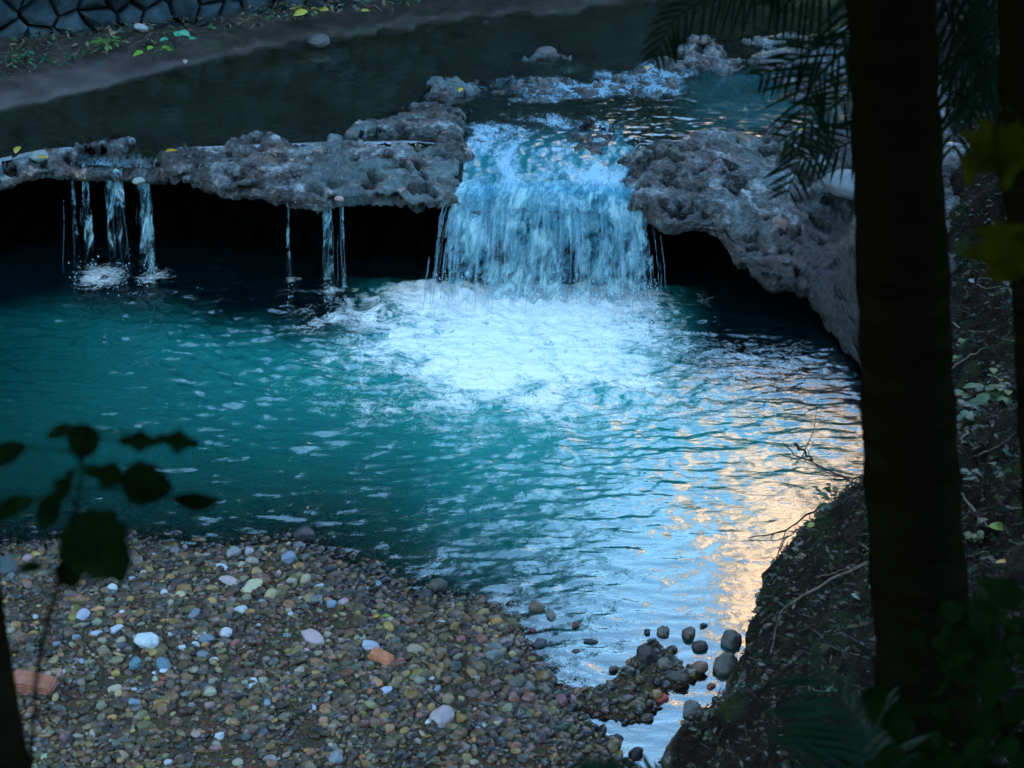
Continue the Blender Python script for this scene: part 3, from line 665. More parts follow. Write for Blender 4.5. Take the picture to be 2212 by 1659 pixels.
NOTE = [(318, 1394, 54, WHT, 'angular chalk-white stone standing tallest on the left of the gravel bar', 'a', .8, .8), (676, 1382, 60, PNK, 'flat oval pink stone in the middle of the gravel bar', 'r', .35, .72),
 (802, 1402, 42, LAV, 'smooth lavender stone behind the broken orange brick piece', 'r', .6, .7), (895, 1409, 42, TAN, 'tan oval stone right of the broken orange brick piece', 'r', .6, .7),
 (955, 1560, 62, (.42, .33, .35), 'round pinkish-grey cobble alone on the lower right of the bar', 'r', .7, .8), (495, 1258, 50, (.50, .38, .37), 'pale pink slab with square corners near the top of the bar', 'a', .3, .75),
 (543, 1272, 52, CRM, 'cream yellowish flat stone beside the pale pink slab', 'r', .4, .85), (585, 1290, 38, (.42, .34, .18), 'ochre stone below the cream yellowish flat stone', 'r', .5, .7),
 (556, 1243, 34, (.40, .25, .10), 'orange-brown rounded stone behind the cream flat stone', 'r', .7, .7), (505, 1199, 34, (.26, .25, .25), 'dull grey round stone at the water line, left of its paler twin', 'r', .8, .9),
 (540, 1198, 26, (.34, .34, .38), 'pale grey egg-like stone at the water line', 'r', .9, .8), (625, 1212, 36, (.22, .25, .32), 'blue-grey rounded stone near the tip of the bar', 'r', .75, .8),
 (657, 1164, 54, DRK, 'black wet stone standing in the shallows off the bar', 'r', .7, .8), (634, 1175, 42, (.46, .38, .20), 'pale yellow flat stone leaning on the black wet stone', 'r', .3, .5),
 (180, 1334, 34, LAV, 'lavender pebble left of the orange triangular shard', 'r', .6, .8), (242, 1277, 26, WHT, 'white cone-shaped pebble at upper left of the bar', 'a', .9, .8),
 (293, 1440, 36, (.10, .22, .26), 'dark teal pebble directly below the chalk-white stone', 'r', .7, .7), (353, 1443, 38, (.12, .20, .26), 'teal-grey pebble touching the white flat stone', 'r', .7, .8),
 (340, 1456, 46, (.60, .62, .70), 'thin white flat stone tilted over the red shard', 'r', .2, .4), (488, 1372, 32, (.56, .52, .58), 'pale lilac rounded pebble in the upper middle of the bar', 'r', .7, .8),
 (445, 1389, 36, (.13, .18, .24), 'dark slate-blue stone beside a white sliver', 'a', .7, .8), (431, 1379, 36, (.62, .62, .70), 'white sliver-shaped stone over the slate-blue stone', 'r', .25, .35),
 (508, 1394, 24, (.36, .11, .09), 'deep red pebble under the pale lilac pebble', 'r', .7, .8), (543, 1484, 26, (.56, .56, .66), 'lower of two white flat pebbles lying together', 'r', .35, .7),
 (553, 1471, 26, (.60, .60, .70), 'upper of two white flat pebbles lying together', 'r', .35, .7), (833, 1497, 34, (.46, .50, .60), 'bluish-white pebble below the broken orange brick piece', 'r', .5, .6),
 (670, 1529, 32, (.42, .46, .56), 'light blue-grey pebble left of the pinkish-grey cobble', 'r', .4, .6), (996, 1384, 26, RED, 'crimson pebble on the dark right side of the bar', 'r', .6, .8),
 (1070, 1423, 42, (.17, .18, .17), 'dark grey cobble at the right edge of the bar', 'r', .7, .7), (920, 1297, 34, DRK, 'black round stone at the waterline, left of a brown one', 'r', .9, .9),
 (945, 1272, 42, (.07, .06, .05), 'dark brown hump-shaped stone at the waterline', 'r', .7, .8), (725, 1642, 40, (.22, .24, .26), 'grey cobble at the bottom middle of the bar', 'r', .6, .8),
 (585, 1642, 34, (.30, .24, .24), 'dusky pink angular stone near the bottom of the bar', 'a', .5, .7), (60, 1212, 30, (.42, .27, .26), 'pink stone beside the foreground leaves at far left', 'r', .6, .7),
 (14, 1234, 60, (.04, .07, .08), 'large dark teal stone at the far left water edge', 'a', .7, .8), (445, 1204, 20, (.33, .28, .22), 'small sandy stone left of the dull grey round stone', 'r', .6, .7),
 (480, 1227, 30, (.50, .55, .60), 'white flat pebble above the pale pink slab', 'r', .4, .6), (390, 1290, 24, (.50, .44, .25), 'yellow pebble left of the pale pink slab', 'r', .7, .8),
 (520, 1322, 34, (.50, .52, .56), 'pale grey wedge stone below the cream flat stone', 'a', .6, .6), (420, 1332, 34, (.17, .20, .24), 'slate pebble left of the pale grey wedge stone', 'r', .6, .7),
 (250, 1362, 36, (.48, .52, .58), 'bluish-white flat stone above the chalk-white stone', 'r', .35, .6), (210, 1372, 30, (.40, .42, .50), 'pale violet pebble left of the chalk-white stone', 'r', .4, .6),
 (660, 1255, 34, (.44, .34, .20), 'mustard stone near the tip of the bar', 'r', .6, .7), (740, 1305, 28, (.42, .30, .30), 'rosy pebble in the right upper part of the bar', 'r', .6, .7), (690, 1275, 34, (.44, .48, .52), 'pale blue-grey slab right of the mustard stone', 'a', .4, .7),
 (150, 1450, 34, (.40, .42, .48), 'pale flat pebble above the lone red brick', 'r', .35, .5), (455, 1500, 30, (.44, .40, .28), 'ochre pebble left of the two white flat pebbles', 'r', .6, .7), (800, 1528, 30, (.30, .24, .12), 'yellow-brown pebble below the bluish-white pebble', 'r', .7, .7)]
CH = [(1159, 1313, 46, (.20, .14, .09), 'tan domed stone standing in the blue water at the tip of the bar', 'r', .55, .7), (1190, 1330, 50, (.26, .23, .20), 'pale-topped flat stone right below the tan domed stone', 'a', .4, .5),
 (1244, 1351, 28, (.26, .07, .07), 'dark red stone alone in the outlet water', 'r', .6, .8), (1152, 1363, 18, (.36, .08, .09), 'tiny red pebble at the water edge', 'r', .8, .9), (1165, 1392, 54, (.07, .08, .09), 'wet dark slab at the right edge of the bar', 'a', .5, .7),
 (1275, 1386, 40, (.06, .07, .09), 'dark pointed rock just breaking the outlet water', 'a', .3, .45), (1243, 1407, 26, (.05, .07, .07), 'low dark stone awash in the outlet', 'r', .3, .7), (1433, 1368, 38, (.20, .20, .16), 'grey-green round stone in the outlet', 'r', .85, .9),
 (1399, 1366, 28, DRK, 'black chip touching the grey-green round stone', 'a', .5, .7), (1487, 1370, 58, (.15, .11, .08), 'brown flat-topped rock in the outlet channel', 'a', .55, .7), (1512, 1398, 46, (.06, .045, .045), 'blackish rock below the brown flat-topped rock', 'r', .6, .8),
 (1520, 1352, 24, DRK, 'small black stone behind the brown flat-topped rock', 'r', .5, .7), (1578, 1388, 60, (.11, .10, .09), 'dark grey boulder against the right bank', 'r', .9, .9), (1565, 1443, 76, (.15, .14, .12), 'largest grey boulder at the foot of the right bank', 'r', .85, .85),
 (1497, 1538, 64, (.16, .17, .16), 'pale grey boulder low on the right bank beside the narrow channel', 'r', .8, .85), (1537, 1483, 28, (.38, .07, .07), 'wet red pebble below the largest grey boulder', 'r', .5, .7), (1436, 1438, 44, (.22, .20, .14), 'light tan stone on the dark heap of the islet', 'r', .8, .8),
 (1464, 1466, 66, (.09, .08, .07), 'long low dark stone at the right of the islet', 'r', .45, .5), (1400, 1425, 70, (.045, .03, .032), 'peaked black-brown rock forming the top of the islet', 'a', .9, .8), (1360, 1452, 40, (.10, .05, .06), 'maroon rock left of the peaked rock', 'a', .7, .8),
 (1381, 1516, 34, (.28, .25, .14), 'yellowish stone in the middle of the islet', 'r', .6, .6), (1399, 1552, 38, (.16, .10, .08), 'reddish-brown stone at the lower end of the islet', 'a', .7, .8), (1212, 1518, 50, (.34, .14, .15), 'pinkish-red cobble where bar and islet meet', 'r', .7, .75),
 (1249, 1520, 40, (.26, .20, .13), 'long sandy flake right of the pinkish-red cobble', 'a', .3, .35), (1117, 1481, 62, (.16, .14, .10), 'large olive-brown cobble half buried near the outlet', 'r', .7, .8), (1169, 1455, 28, (.30, .26, .12), 'yellow pebble at the bar edge above the olive-brown cobble', 'r', .7, .7),
 (1164, 1438, 40, (.34, .24, .24), 'pale pink flat stone at the bar edge', 'r', .35, .6), (1326, 1446, 30, (.18, .10, .11), 'dusky purple stone at the upper left tip of the islet', 'r', .6, .7), (1372, 1632, 62, (.012, .012, .014), 'black slab across the lower end of the narrow channel', 'a', .5, .5), (1335, 1598, 40, (.05, .05, .05), 'dark stone above the black slab', 'a', .6, .6)]
marks = []
for q in NOTE: stone(*q[:5], kind=q[5], flat=q[6], asp=q[7]); marks.append((q[0], q[1], q[4]))
for q in CH: stone(q[0], q[1], q[2]*.78, tuple(c*.62 for c in q[3]), q[4], kind=q[5], flat=q[6], asp=q[7], group='wet stones around the outlet channel', lift=.25)
for (px, py, w_, col, lab, z) in [(85, 340, 42, (.26, .30, .30), 'pale rounded stone sitting on the left edge of the ledge', .70), (300, 393, 26, (.34, .38, .33), 'wet pale pebble caught between two small falls', .62), (305, 62, 30, (.34, .36, .34), 'whitish flat stone in front of the stone wall', .86),
                                 (595, 300, 24, (.34, .34, .36), 'light knob-like stone on the crest of the ledge', .76), (733, 431, 22, (.50, .30, .25), 'pink round stone on the lip above the middle trickle', .63), (375, 362, 36, (.17, .16, .15), 'brownish pebble lodged in a hollow of the ledge', .65),
                                 (1838, 405, 120, (.17, .18, .20), 'big pale boulder on the right ledge beside the palm trunk', .66), (1520, 92, 34, (.14, .10, .08), 'brown stone on the far flat rocks', .78), (690, 92, 50, (.10, .09, .085), 'long pale stone on the far muddy shore', .76),
                                 (1695, 488, 80, (.20, .13, .11), 'reddish-brown rounded rock set in the right ledge', .46), (1180, 118, 46, (.11, .095, .09), 'low flat rock breaking the dark stream water', .72)]:
    stone(px, py, w_, col, lab, flat=.5, asp=.7, z=z, group='stones on the ledge and far shore', lift=.3, rot=.1)
# the 240 next largest pebbles, one object each
CN = [('ochre', (.40, .30, .13)), ('sand-coloured', (.34, .29, .20)), ('slate grey', (.17, .19, .21)), ('blue-grey', (.20, .27, .33)), ('white', (.52, .54, .57)), ('rose pink', (.44, .29, .27)), ('rust red', (.30, .12, .08)), ('dark brown', (.10, .07, .05)), ('olive', (.22, .20, .12)), ('charcoal', (.06, .06, .065))]
CWt = np.array([.14, .18, .12, .12, .10, .08, .05, .07, .10, .04]); CWt /= CWt.sum()
used = [(m_[0], m_[1]) for m_ in marks]+[(70, 1489), (826, 1428)]
cnt = 0; tries = 0; recs = []
while cnt < 215 and tries < 9000:
    tries += 1; px = rng.uniform(5, 1150); py = rng.uniform(1190, 1655)
    P = at(px, py, .05)
    if sdf(gravel_poly, np.array([P[0]]), np.array([P[1]]))[0] < .04: continue
    if rng.rand() > .35+.65*math.exp(-((px-520)/480)**2-((py-1330)/150)**2): continue
    if min((px-a)**2+(py-b)**2*2 for a, b in used) < 24**2: continue
    used.append((px, py)); ci = rng.choice(len(CN), p=CWt); wpx = 13+13*rng.rand()**1.5
    kind = 'r' if rng.rand() < .7 else 'a'; flat = .35+.4*rng.rand()
    mi = min(range(len(marks)), key=lambda i: (marks[i][0]-px)**2+(marks[i][1]-py)**2); mk_ = marks[mi]
    dx_, dy_ = px-mk_[0], py-mk_[1]
    dr_ = ('right of' if dx_ > 0 else 'left of') if abs(dx_) > abs(dy_) else ('in front of' if dy_ > 0 else 'behind')
    recs.append((mi, dr_, ('angular ' if kind == 'a' else ('flat ' if flat < .5 else 'round '))+CN[ci][0], math.hypot(dx_, dy_), px, py, wpx, ci, kind, flat)); cnt += 1
ORD = ['', 'second ', 'third ', 'fourth ', 'fifth ', 'sixth ']
seen = {}
for rcd in sorted(recs, key=lambda r_: (r_[0], r_[1], r_[2], r_[3])):
    kx = rcd[:3]; c_ = seen.get(kx, 0); seen[kx] = c_+1
    short = ' '.join(marks[rcd[0]][2].split()[:7])
    for s_ in (' in the', ' at the', ' on the', ' of', ' left', ' right', ' standing', ' lying', ' with', ' beside', ' behind', ' below', ' under', ' near', ' in', ' at', ' on', ' directly', ' touching', ' over', ' tilted', ' alone', ' above', ' leaning', ' the', ' a'):
        if short.endswith(s_): short = short[:-len(s_)]
    lab = f"{ORD[min(c_,5)]}{rcd[2]} pebble {rcd[1]} the {short}"
    b = CN[rcd[7]][1]; v = .8+.4*rng.rand()
    stone(rcd[4], rcd[5], rcd[6], tuple(c*v for c in b), lab, kind=rcd[8], flat=rcd[9], asp=.6+.35*rng.rand(), group='larger pebbles scattered over the gravel bar', name='pebble', cat='pebble')

# ------------------------------------------------------------------ far bank, wall
xs = np.concatenate([np.linspace(-40, -5.2, 30), np.arange(-5.1, 3, .035), np.linspace(3.2, 40, 30)]); ys = np.concatenate([np.arange(8.6, 15, .035), np.linspace(15.2, 60, 30)])
X, Y = np.meshgrid(xs, ys); d = sdf(far_poly, X, Y)
n4 = fbm(X*2.4, Y*2.4, 1.5, 4); d2 = d+(.05+.10*sst(-2.2, -1.2, X))*fbm(X*5, Y*5, 1.5, 4)
Zf = np.where(d2 > 0, ZU+.015+.05*np.minimum(d2/.28, 1)+.06*sst(.25, .6, d2)+.05*np.maximum(d2-.6, 0), ZU+d2*7)
Zf += sst(.22, .5, d2)*(.05*n4+.03*fbm(X*10, Y*10, 2., 3)); Zf = np.maximum(Zf, -.3); Zf += np.clip((d-3)*.35, 0, 5)*(Y < 40)
def far_z(x, y):
    d_ = float(sdf(far_poly, np.array([x]), np.array([y]))[0]); return ZU+.015+.05*min(max(d_, 0)/.28, 1)+.16*float(sst(.25, .6, d_))+.02
mud = sst(.40, .22, d2+.10*n4)*sst(-.2, .0, d2)*sst(-1.35, -2.1, X+.5*n4+.55)
def m_far():
    t = NT('far_bank'); p = t.pos(); n = t.noise(p, 9, 6, .7)
    so = t.ramp(n, [(.3, (.008, .006, .004)), (.55, (.035, .025, .017)), (.75, (.085, .06, .045))]); so = t.mix(t.map(t.noise(p, 6, 4), .56, .66, 0, .7), so, (.015, .03, .008))
    mu = t.mix(t.map(t.noise(p, 5, 4), .3, .7), (.040, .029, .027), (.085, .066, .064))
    return t.out(t.bsdf(t.mix(t.attr('mud'), so, mu), .65, t.bump(t.noise(p, 30, 5, .7), .7, .015), .35))
fb = raw('far_bank', np.stack([X, Y, Zf], -1).reshape(-1, 3), grid_faces(*X.shape), m_far(), attrs={'mud': mud.ravel()}); tag(fb, kind='structure')

wa = at(0, 84, .86)[:2]; wb = at(700, 6, .82)[:2]; wd = (wb-wa)/np.linalg.norm(wb-wa); wnrm = np.array([wd[1], -wd[0]])
W0, W1, WH = -5., 4.6, 2.7
def clip_poly(P, nx, ny, c):
    out = []
    for i in range(len(P)):
        a, b = P[i], P[(i+1) % len(P)]; da = a[0]*nx+a[1]*ny-c; db = b[0]*nx+b[1]*ny-c
        if da <= 0: out.append(a)
        if da*db < 0: t = da/(da-db); out.append((a[0]+(b[0]-a[0])*t, a[1]+(b[1]-a[1])*t))
    return out
st_ = .185; seeds = []
for r_ in range(int(WH/(st_*.86))+2):
    for c_ in range(int((W1-W0)/st_)+1): seeds.append((W0+(c_+.5*(r_ % 2))*st_+rng.uniform(-.085, .085), -.05+r_*st_*.86+rng.uniform(-.08, .08)))
seeds = np.array(seeds); mb = MB()
def wp(u, v, o_): q = wa+wd*u+wnrm*o_; return (q[0], q[1]+.12*v, .76+v)
for i, s_ in enumerate(seeds):
    if not(-.1 < s_[1] < WH): continue
    P = [(s_[0]-.2, s_[1]-.2), (s_[0]+.2, s_[1]-.2), (s_[0]+.2, s_[1]+.2), (s_[0]-.2, s_[1]+.2)]
    dd = seeds-s_; near_ = np.where((np.abs(dd) < .42).all(1))[0]
    for j in near_:
        if j == i: continue
        n_ = dd[j]; L = np.linalg.norm(n_); n_ = n_/L; P = clip_poly(P, n_[0], n_[1], s_@n_+L/2-.004)
        if len(P) < 3: break
    if len(P) < 3: continue
    c = np.mean(P, 0); k = len(P); off = rng.uniform(-.015, .03); tx, ty = rng.uniform(-.3, .3, 2); V = []
    for ins, o_ in ((1, -.08), (1, off+.0), (.80, off+.045), (.4, off+.062)):
        for q in P: u, v = c[0]+(q[0]-c[0])*ins, c[1]+(q[1]-c[1])*ins; V.append(wp(u, v, o_+(tx*(u-c[0])+ty*(v-c[1]))*(o_ > -.05)))
    V.append(wp(c[0], c[1], off+.065))
    F = [(a*k+i2, a*k+(i2+1) % k, (a+1)*k+(i2+1) % k, (a+1)*k+i2) for a in range(3) for i2 in range(k)]+[(3*k+i2, 3*k+(i2+1) % k, 4*k) for i2 in range(k)]
    mb.add(V, F)
sw = empty('stone_wall', (wa[0], wa[1], .9)); tag(sw, 'dark blue-grey wall of irregular fitted stones behind the stream', 'stone wall')
bk_ = MB(); q0 = [wp(W0, -.2, -.05), wp(W1, -.2, -.05), wp(W1, WH, -.05), wp(W0, WH, -.05)]; q1 = [wp(W0, -.2, -.5), wp(W1, -.2, -.5), wp(W1, WH, -.5), wp(W0, WH, -.5)]
bk_.add(q0+q1, [(0, 1, 2, 3), (7, 6, 5, 4), (0, 4, 5, 1), (1, 5, 6, 2), (2, 6, 7, 3), (3, 7, 4, 0)])
for o in (mb.build('facing_stones', MAT['wall'], sw, smooth=False), bk_.build('wall_core', MAT['gap'], sw, smooth=False)): o.matrix_parent_inverse = Matrix.Translation(-sw.location)

# ------------------------------------------------------------------ leaves, litter
def leaf_outline(kind, L):
    if kind == 'heart': pts = [(0, 0), (.22, .10), (.42, .02), (.50, -.0)] ; 
    prof = {'oval': lambda u: .30*math.sin(math.pi*u)**.8, 'broad': lambda u: .46*math.sin(math.pi*u**.75)**.7*(1+.10*math.sin(u*26)), 'lobed': lambda u: (.50*math.sin(math.pi*u**.7)**.6)*(1+.38*math.sin(u*15+.6)), 'wavy': lambda u: .22*math.sin(math.pi*u)**.7*(1+.32*math.sin(u*13+1)), 'blade': lambda u: .055*math.sin(math.pi*(u*.92+.06))}[kind]
    return [(u*L, prof(u)*L) for u in np.linspace(0, 1, 15)]
def leaf_geo(kind, L, P, d, nrm, curl=.2, fold=.15):
    d = np.array(d, float); d /= np.linalg.norm(d); nrm = np.array(nrm, float); sd_ = np.cross(d, nrm); sd_ /= np.linalg.norm(sd_); nn = np.cross(sd_, d); V = []; F = []
    ol = leaf_outline(kind, L)
    for i, (u, w_) in enumerate(ol):
        z = -curl*L*(u/L)**2; c = np.array(P)+d*u+nn*z
        V += [c+sd_*w_+nn*fold*w_, c, c-sd_*w_+nn*fold*w_]
        if i: b = 3*i; F += [(b-3, b-2, b+1, b), (b-2, b-1, b+2, b+1)]
    return V, F
def fallen(px, py, L, col, label, z=None, kind='oval', grp='fallen leaves'):
    P = hit(px, py) if z is None else at(px, py, z)
    a = rng.rand()*6.28; mb = MB(); mb.add(*leaf_geo(kind, L, (-L*.5*math.cos(a), -L*.5*math.sin(a), .006), (math.cos(a), math.sin(a), rng.uniform(-.1, .2)), (rng.randn()*.2, rng.randn()*.2-.2, 1), .15, .3))
    o = mb.build('fallen_leaf', MAT['leaf']); o.location = (P[0], P[1], P[2]+.012); o.color = (*col, 1); tag(o, label, 'leaf', grp)
    m2 = o.modifiers.new('thickness', 'SOLIDIFY'); m2.thickness = .0008
YEL = (.50, .32, .03); GRN = (.08, .26, .10)
for a in [(92, 348, .07, YEL, 'yellow leaf left on the wet edge beside the pale rounded stone', .73), (372, 332, .08, (.55, .30, .02), 'orange-yellow leaf on the crest at the right end of the low rocks', .75), (38, 328, .07, (.42, .32, .04), 'dull yellow leaf floating at far left of the stream', .735),
          (650, 32, .10, (.42, .36, .04), 'yellow leaf lying at the foot of the wall', .87), (700, 26, .07, (.36, .30, .04), 'small yellow leaf right of another at the wall foot', .87), (790, 28, .07, (.40, .34, .05), 'yellow leaf farthest right on the far verge', .85),
          (248, 78, .08, (.35, .25, .12), 'tan leaf on the verge left of the whitish flat stone', .87), (400, 137, .05, (.42, .30, .22), 'pinkish leaf at the edge of the muddy strip', .85), (1398, 153, .07, (.55, .38, .10), 'golden leaf caught in the far riffle', .76), (995, 199, .05, (.55, .35, .03), 'yellow leaf on the tip of the long rock', .76),
          (1725, 287, .08, (.45, .40, .03), 'yellow-green leaf at the crest of the right ledge', .78)]:
    fallen(*a[:5], z=a[5])
for a in [(833, 1338, .045, (.20, .34, .04), 'lime green leaf on the gravel right of the rosy pebble'), (812, 1340, .03, (.55, .30, .03), 'small orange leaf beside the lime green leaf'), (1885, 1275, .05, (.05, .22, .13), 'teal-green leaf on the dark bank left of the trunk'),
          (1848, 1296, .04, (.30, .32, .25), 'pale leaf on the bank below the teal-green leaf'), (1798, 1500, .045, (.07, .22, .12), 'green leaf low on the dark bank'), (1745, 1595, .04, (.06, .2, .12), 'small green leaf near the bottom of the bank'),
          (2165, 1225, .05, (.50, .26, .04), 'orange leaf on the slope right of the trunk'), (2155, 1150, .07, (.20, .26, .04), 'yellow-green leaf right of the trunk'), (2175, 985, .05, (.05, .24, .18), 'turquoise-green leaf on the right slope'), (2100, 615, .05, (.28, .30, .3), 'silvery leaf on the far right slope'),
          (1752, 1142, .05, (.30, .26, .04), 'yellow leaf near the water on the right bank')]:
    fallen(*a)
# litter: one uncountable mass
def litter(name, label, num, region, zf, sizes, cols, stems=.25):
    V = []; F = []; C_ = []; n = 0; rs = np.random.RandomState(len(name)); k = 0
    pts = region(rs, num)
    for (x, y) in pts:
        z = zf(x, y); L = sizes[0]+(sizes[1]-sizes[0])*rs.rand()**2; a = rs.rand()*6.28; dv = np.array([math.cos(a), math.sin(a), rs.uniform(-.3, .5)]); sv = np.array([-math.sin(a), math.cos(a), rs.uniform(-.5, .5)])
        wd_ = .05 if rs.rand() < stems else .35; cc = cols[rs.randint(len(cols))]; c0 = np.array([x, y, z+.008+.012*rs.rand()]); kf = .8+.5*rs.rand()
        if wd_ < .1: L *= 2.2
        q = [c0-dv*L*.5, c0-dv*L*.1+sv*L*wd_*.5, c0+dv*L*.5+np.array([0, 0, .004]), c0-dv*L*.05-sv*L*wd_*.5]
        V += q; F.append((n, n+1, n+2, n+3)); C_ += [tuple(v*kf for v in cc)]*4; n += 4
    o = raw(name, V, np.array(F), MAT['litter'], smooth=False, attrs={'col': np.array(C_), 'wet': np.zeros(len(V))}); tag(o, label, 'leaf litter', kind='stuff')
def reg_bank(rs, num):
    x = rs.uniform(.6, 4.2, num*4); y = rs.uniform(4.2, 13, num*4); b = sdf(bank_poly, x, y); k = b > .03; return list(zip(x[k], y[k]))[:num]
_bz = {}
def bank_z(x, y): return gz(x, y)
# vectorised bank heights
def litter_fast(name, label, xy, z, sizes, cols, stems, seed, spread_z=.012, upright=.0):
    rs = np.random.RandomState(seed); n = len(xy); L = (sizes[0]+(sizes[1]-sizes[0])*rs.rand(n)**2); stem = rs.rand(n) < stems; L = np.where(stem, L*2.2, L)
    a = rs.rand(n)*6.283; up = rs.uniform(-.3, .5, n)+upright
    dv = np.stack([np.cos(a), np.sin(a), up], -1); sv = np.stack([-np.sin(a), np.cos(a), rs.uniform(-.5, .5, n)], -1); w_ = np.where(stem, .05, .38)
    c0 = np.concatenate([xy, (z+.006+spread_z*rs.rand(n))[:, None]], 1); Lc = L[:, None]; wl = (L*w_)[:, None]*.5
    bend = np.array([0, 0, 1.])[None]*Lc*.06
    Q = np.stack([c0-dv*Lc*.5, c0-dv*Lc*.15+sv*wl+bend, c0+dv*Lc*.2+sv*wl*.9+bend, c0+dv*Lc*.5, c0+dv*Lc*.2-sv*wl*.9+bend, c0-dv*Lc*.15-sv*wl+bend], 1).reshape(-1, 3)
    F = np.arange(n*6).reshape(n, 6)
    cc = np.array(cols)[rs.randint(len(cols), size=n)]*(.6+.7*rs.rand(n, 1))
    o = raw(name, Q, F, MAT['litter'], smooth=False, attrs={'col': np.repeat(cc, 6, 0), 'wet': np.zeros(n*6)}); tag(o, label, 'ground litter', kind='stuff'); return o
x = rng.uniform(.4, 4.2, 60000); y = rng.uniform(4.2, 13, 60000); b = sdf(bank_poly, x, y); z, _ = near_ground(x, y); k = (b > .02) & in_view(x, y, z) & (z > .01); x, y, z = x[k], y[k], z[k]
litter_fast('leaf_litter', 'brown leaves, stalks and bits of green covering the dark right bank', np.stack([x, y], 1)[:26000], z[:26000], (.012, .05), [(.03, .02, .015), (.05, .034, .025), (.02, .014, .012), (.10, .08, .07), (.012, .035, .012), (.01, .03, .02), (.06, .045, .02)], .35, 5, .02)
x = rng.uniform(-5, 2, 60000); y = rng.uniform(9.5, 14.5, 60000); d = sdf(far_poly, x, y); k = ((d > np.where(x > -1.8, .06, .27)) | ((rng.rand(60000) < .12) & (d > .05))) & (d < 1.6); x, y, d = x[k], y[k], d[k]
z = ZU+.075+.06*sst(.25, .6, d)+.045*(x > -1.8)
litter_fast('leaf_litter', 'dry leaves, moss and low weeds on the verge below the stone wall', np.stack([x, y], 1), z, (.015, .06), [(.09, .06, .04), (.14, .10, .06), (.05, .035, .025), (.03, .08, .03), (.03, .09, .06), (.18, .13, .09)], .3, 6, .03, .2)
def plant(P, label, n, L, col, kind='oval', spread=1., name='small_plant', group=None, h=.5):
    e_ = MB(); st = MB()
    for k in range(n):
        a = rng.rand()*6.28; el = rng.uniform(.15, 1.1); ln = L*(.5+.7*rng.rand()); tip = np.array([math.cos(a)*math.cos(el), math.sin(a)*math.cos(el), math.sin(el)])*ln*spread*h*2
        st.tube([(0, 0, -.02), tuple(tip*.55+np.array([0, 0, .01])), tuple(tip)], .0016, 4)
        for q in range(3 if kind == 'oval' else 1):
            a2 = a+rng.uniform(-1, 1); e_.add(*leaf_geo(kind, L*rng.uniform(.4, .7), tip*(1-.2*q), (math.cos(a2), math.sin(a2), rng.uniform(-.3, .5)), (0, -.1, 1), .3, .2))
    r_ = empty(name, tuple(P)); o = e_.build('leaves', MAT['leaf'], r_); o.color = (*col, 1); st.build('stems', MAT['darktwig'], r_)
    tag(r_, label, 'plant', group); return r_
plant(at(330, 122, .80), 'lime green plant with pointed leaves at the mud edge', 5, .10, (.16, .34, .03), 'broad')
plant(at(378, 98, .84), 'teal-green heart-leaved plant on the far verge', 4, .12, (.05, .28, .15), 'broad')
plant(at(235, 100, .85), 'mossy yellow-green tuft on the verge below the wall', 9, .08, (.08, .15, .03))
plant(at(50, 135, .84), 'green sprig at the far left of the verge', 5, .07, (.03, .16, .07))
plant(at(660, 30, .85), 'low weed with yellowing leaves at the wall foot', 6, .08, (.20, .17, .03))
for px, py, L, c_, lab in [(2075, 765, .10, (.06, .20, .04), 'bright green weed nearest the trunk on the right slope'), (2130, 862, .13, (.05, .16, .04), 'feathery green fern clump on the right slope'), (2185, 850, .10, (.07, .13, .02), 'olive green weed at the right edge of the slope'),
                       (2135, 1045, .10, (.02, .11, .08), 'bluish-green seedling group right of the trunk'), (2190, 650, .09, (.02, .09, .07), 'dim teal seedling high on the right slope'), (1800, 1090, .09, (.05, .10, .015), 'green tuft on the bank edge above the water'),
                       (1725, 1205, .06, (.10, .13, .02), 'yellow moss tuft at the waterline of the right bank'), (1530, 1580, .06, (.04, .09, .02), 'small green tuft beside the pale grey boulder'), (2100, 1160, .07, (.10, .14, .03), 'yellow-green sprig beside the lower trunk'), (2080, 905, .09, (.03, .12, .07), 'green shoots at the trunk side below the fern')]:
    plant(hit(px, py), lab, 8, L*.9, tuple(v*.5 for v in c_), group='small plants on the right bank')

# ------------------------------------------------------------------ twigs
def twig(pts, r0, label, mat='twig', lift=.015, z=None, branches=0, group='bare twigs on the right bank', nm='twig'):
    W_ = []
    for i, q in enumerate(pts):
        P = hit(q[0], q[1]) if z is None else at(q[0], q[1], z[i]); W_.append(P+np.array([0, 0, lift if z is None else 0]))
    sp = spline(W_, 14); sp = [p+rng.randn(3)*r0*.5 for p in sp]; mb = MB(); mb.tube(sp, [r0*(1-.6*i/13) for i in range(14)], 6)
    for b in range(branches):
        i = rng.randint(3, 12); d = (sp[i]-sp[i-1]); d /= np.linalg.norm(d); d = d+rng.randn(3)*.6*np.array([1, 1, .5]); L = .12+.2*rng.rand()
        mb.tube([sp[i], sp[i]+d*L*.5, sp[i]+d*L+rng.randn(3)*.02], [r0*.5, r0*.35, r0*.15], 5)
    o = mb.build(nm, MAT[mat]); tag(o, label, 'twig', group); return o
twig([(1882, 1028), (1850, 1085), (1810, 1140), (1765, 1200)], .010, 'pale bent stick lying from the trunk down to the water edge', z=[.42, .30, .22, .12])
twig([(1900, 1212), (1820, 1250), (1730, 1300), (1680, 1340), (1665, 1420)], .008, 'long grey stick curving down the bank left of the trunk')
twig([(1895, 1010), (1840, 1035), (1780, 1010), (1720, 985), (1690, 955)], .006, 'bare branch reaching over the orange reflection', 'darktwig', z=[.25, .16, .12, .09, .08], branches=6)
twig([(1890, 1060), (1850, 1042), (1800, 1025), (1760, 1020)], .005, 'lower bare branch dipping toward the water', 'darktwig', z=[.22, .16, .12, .05], branches=5)
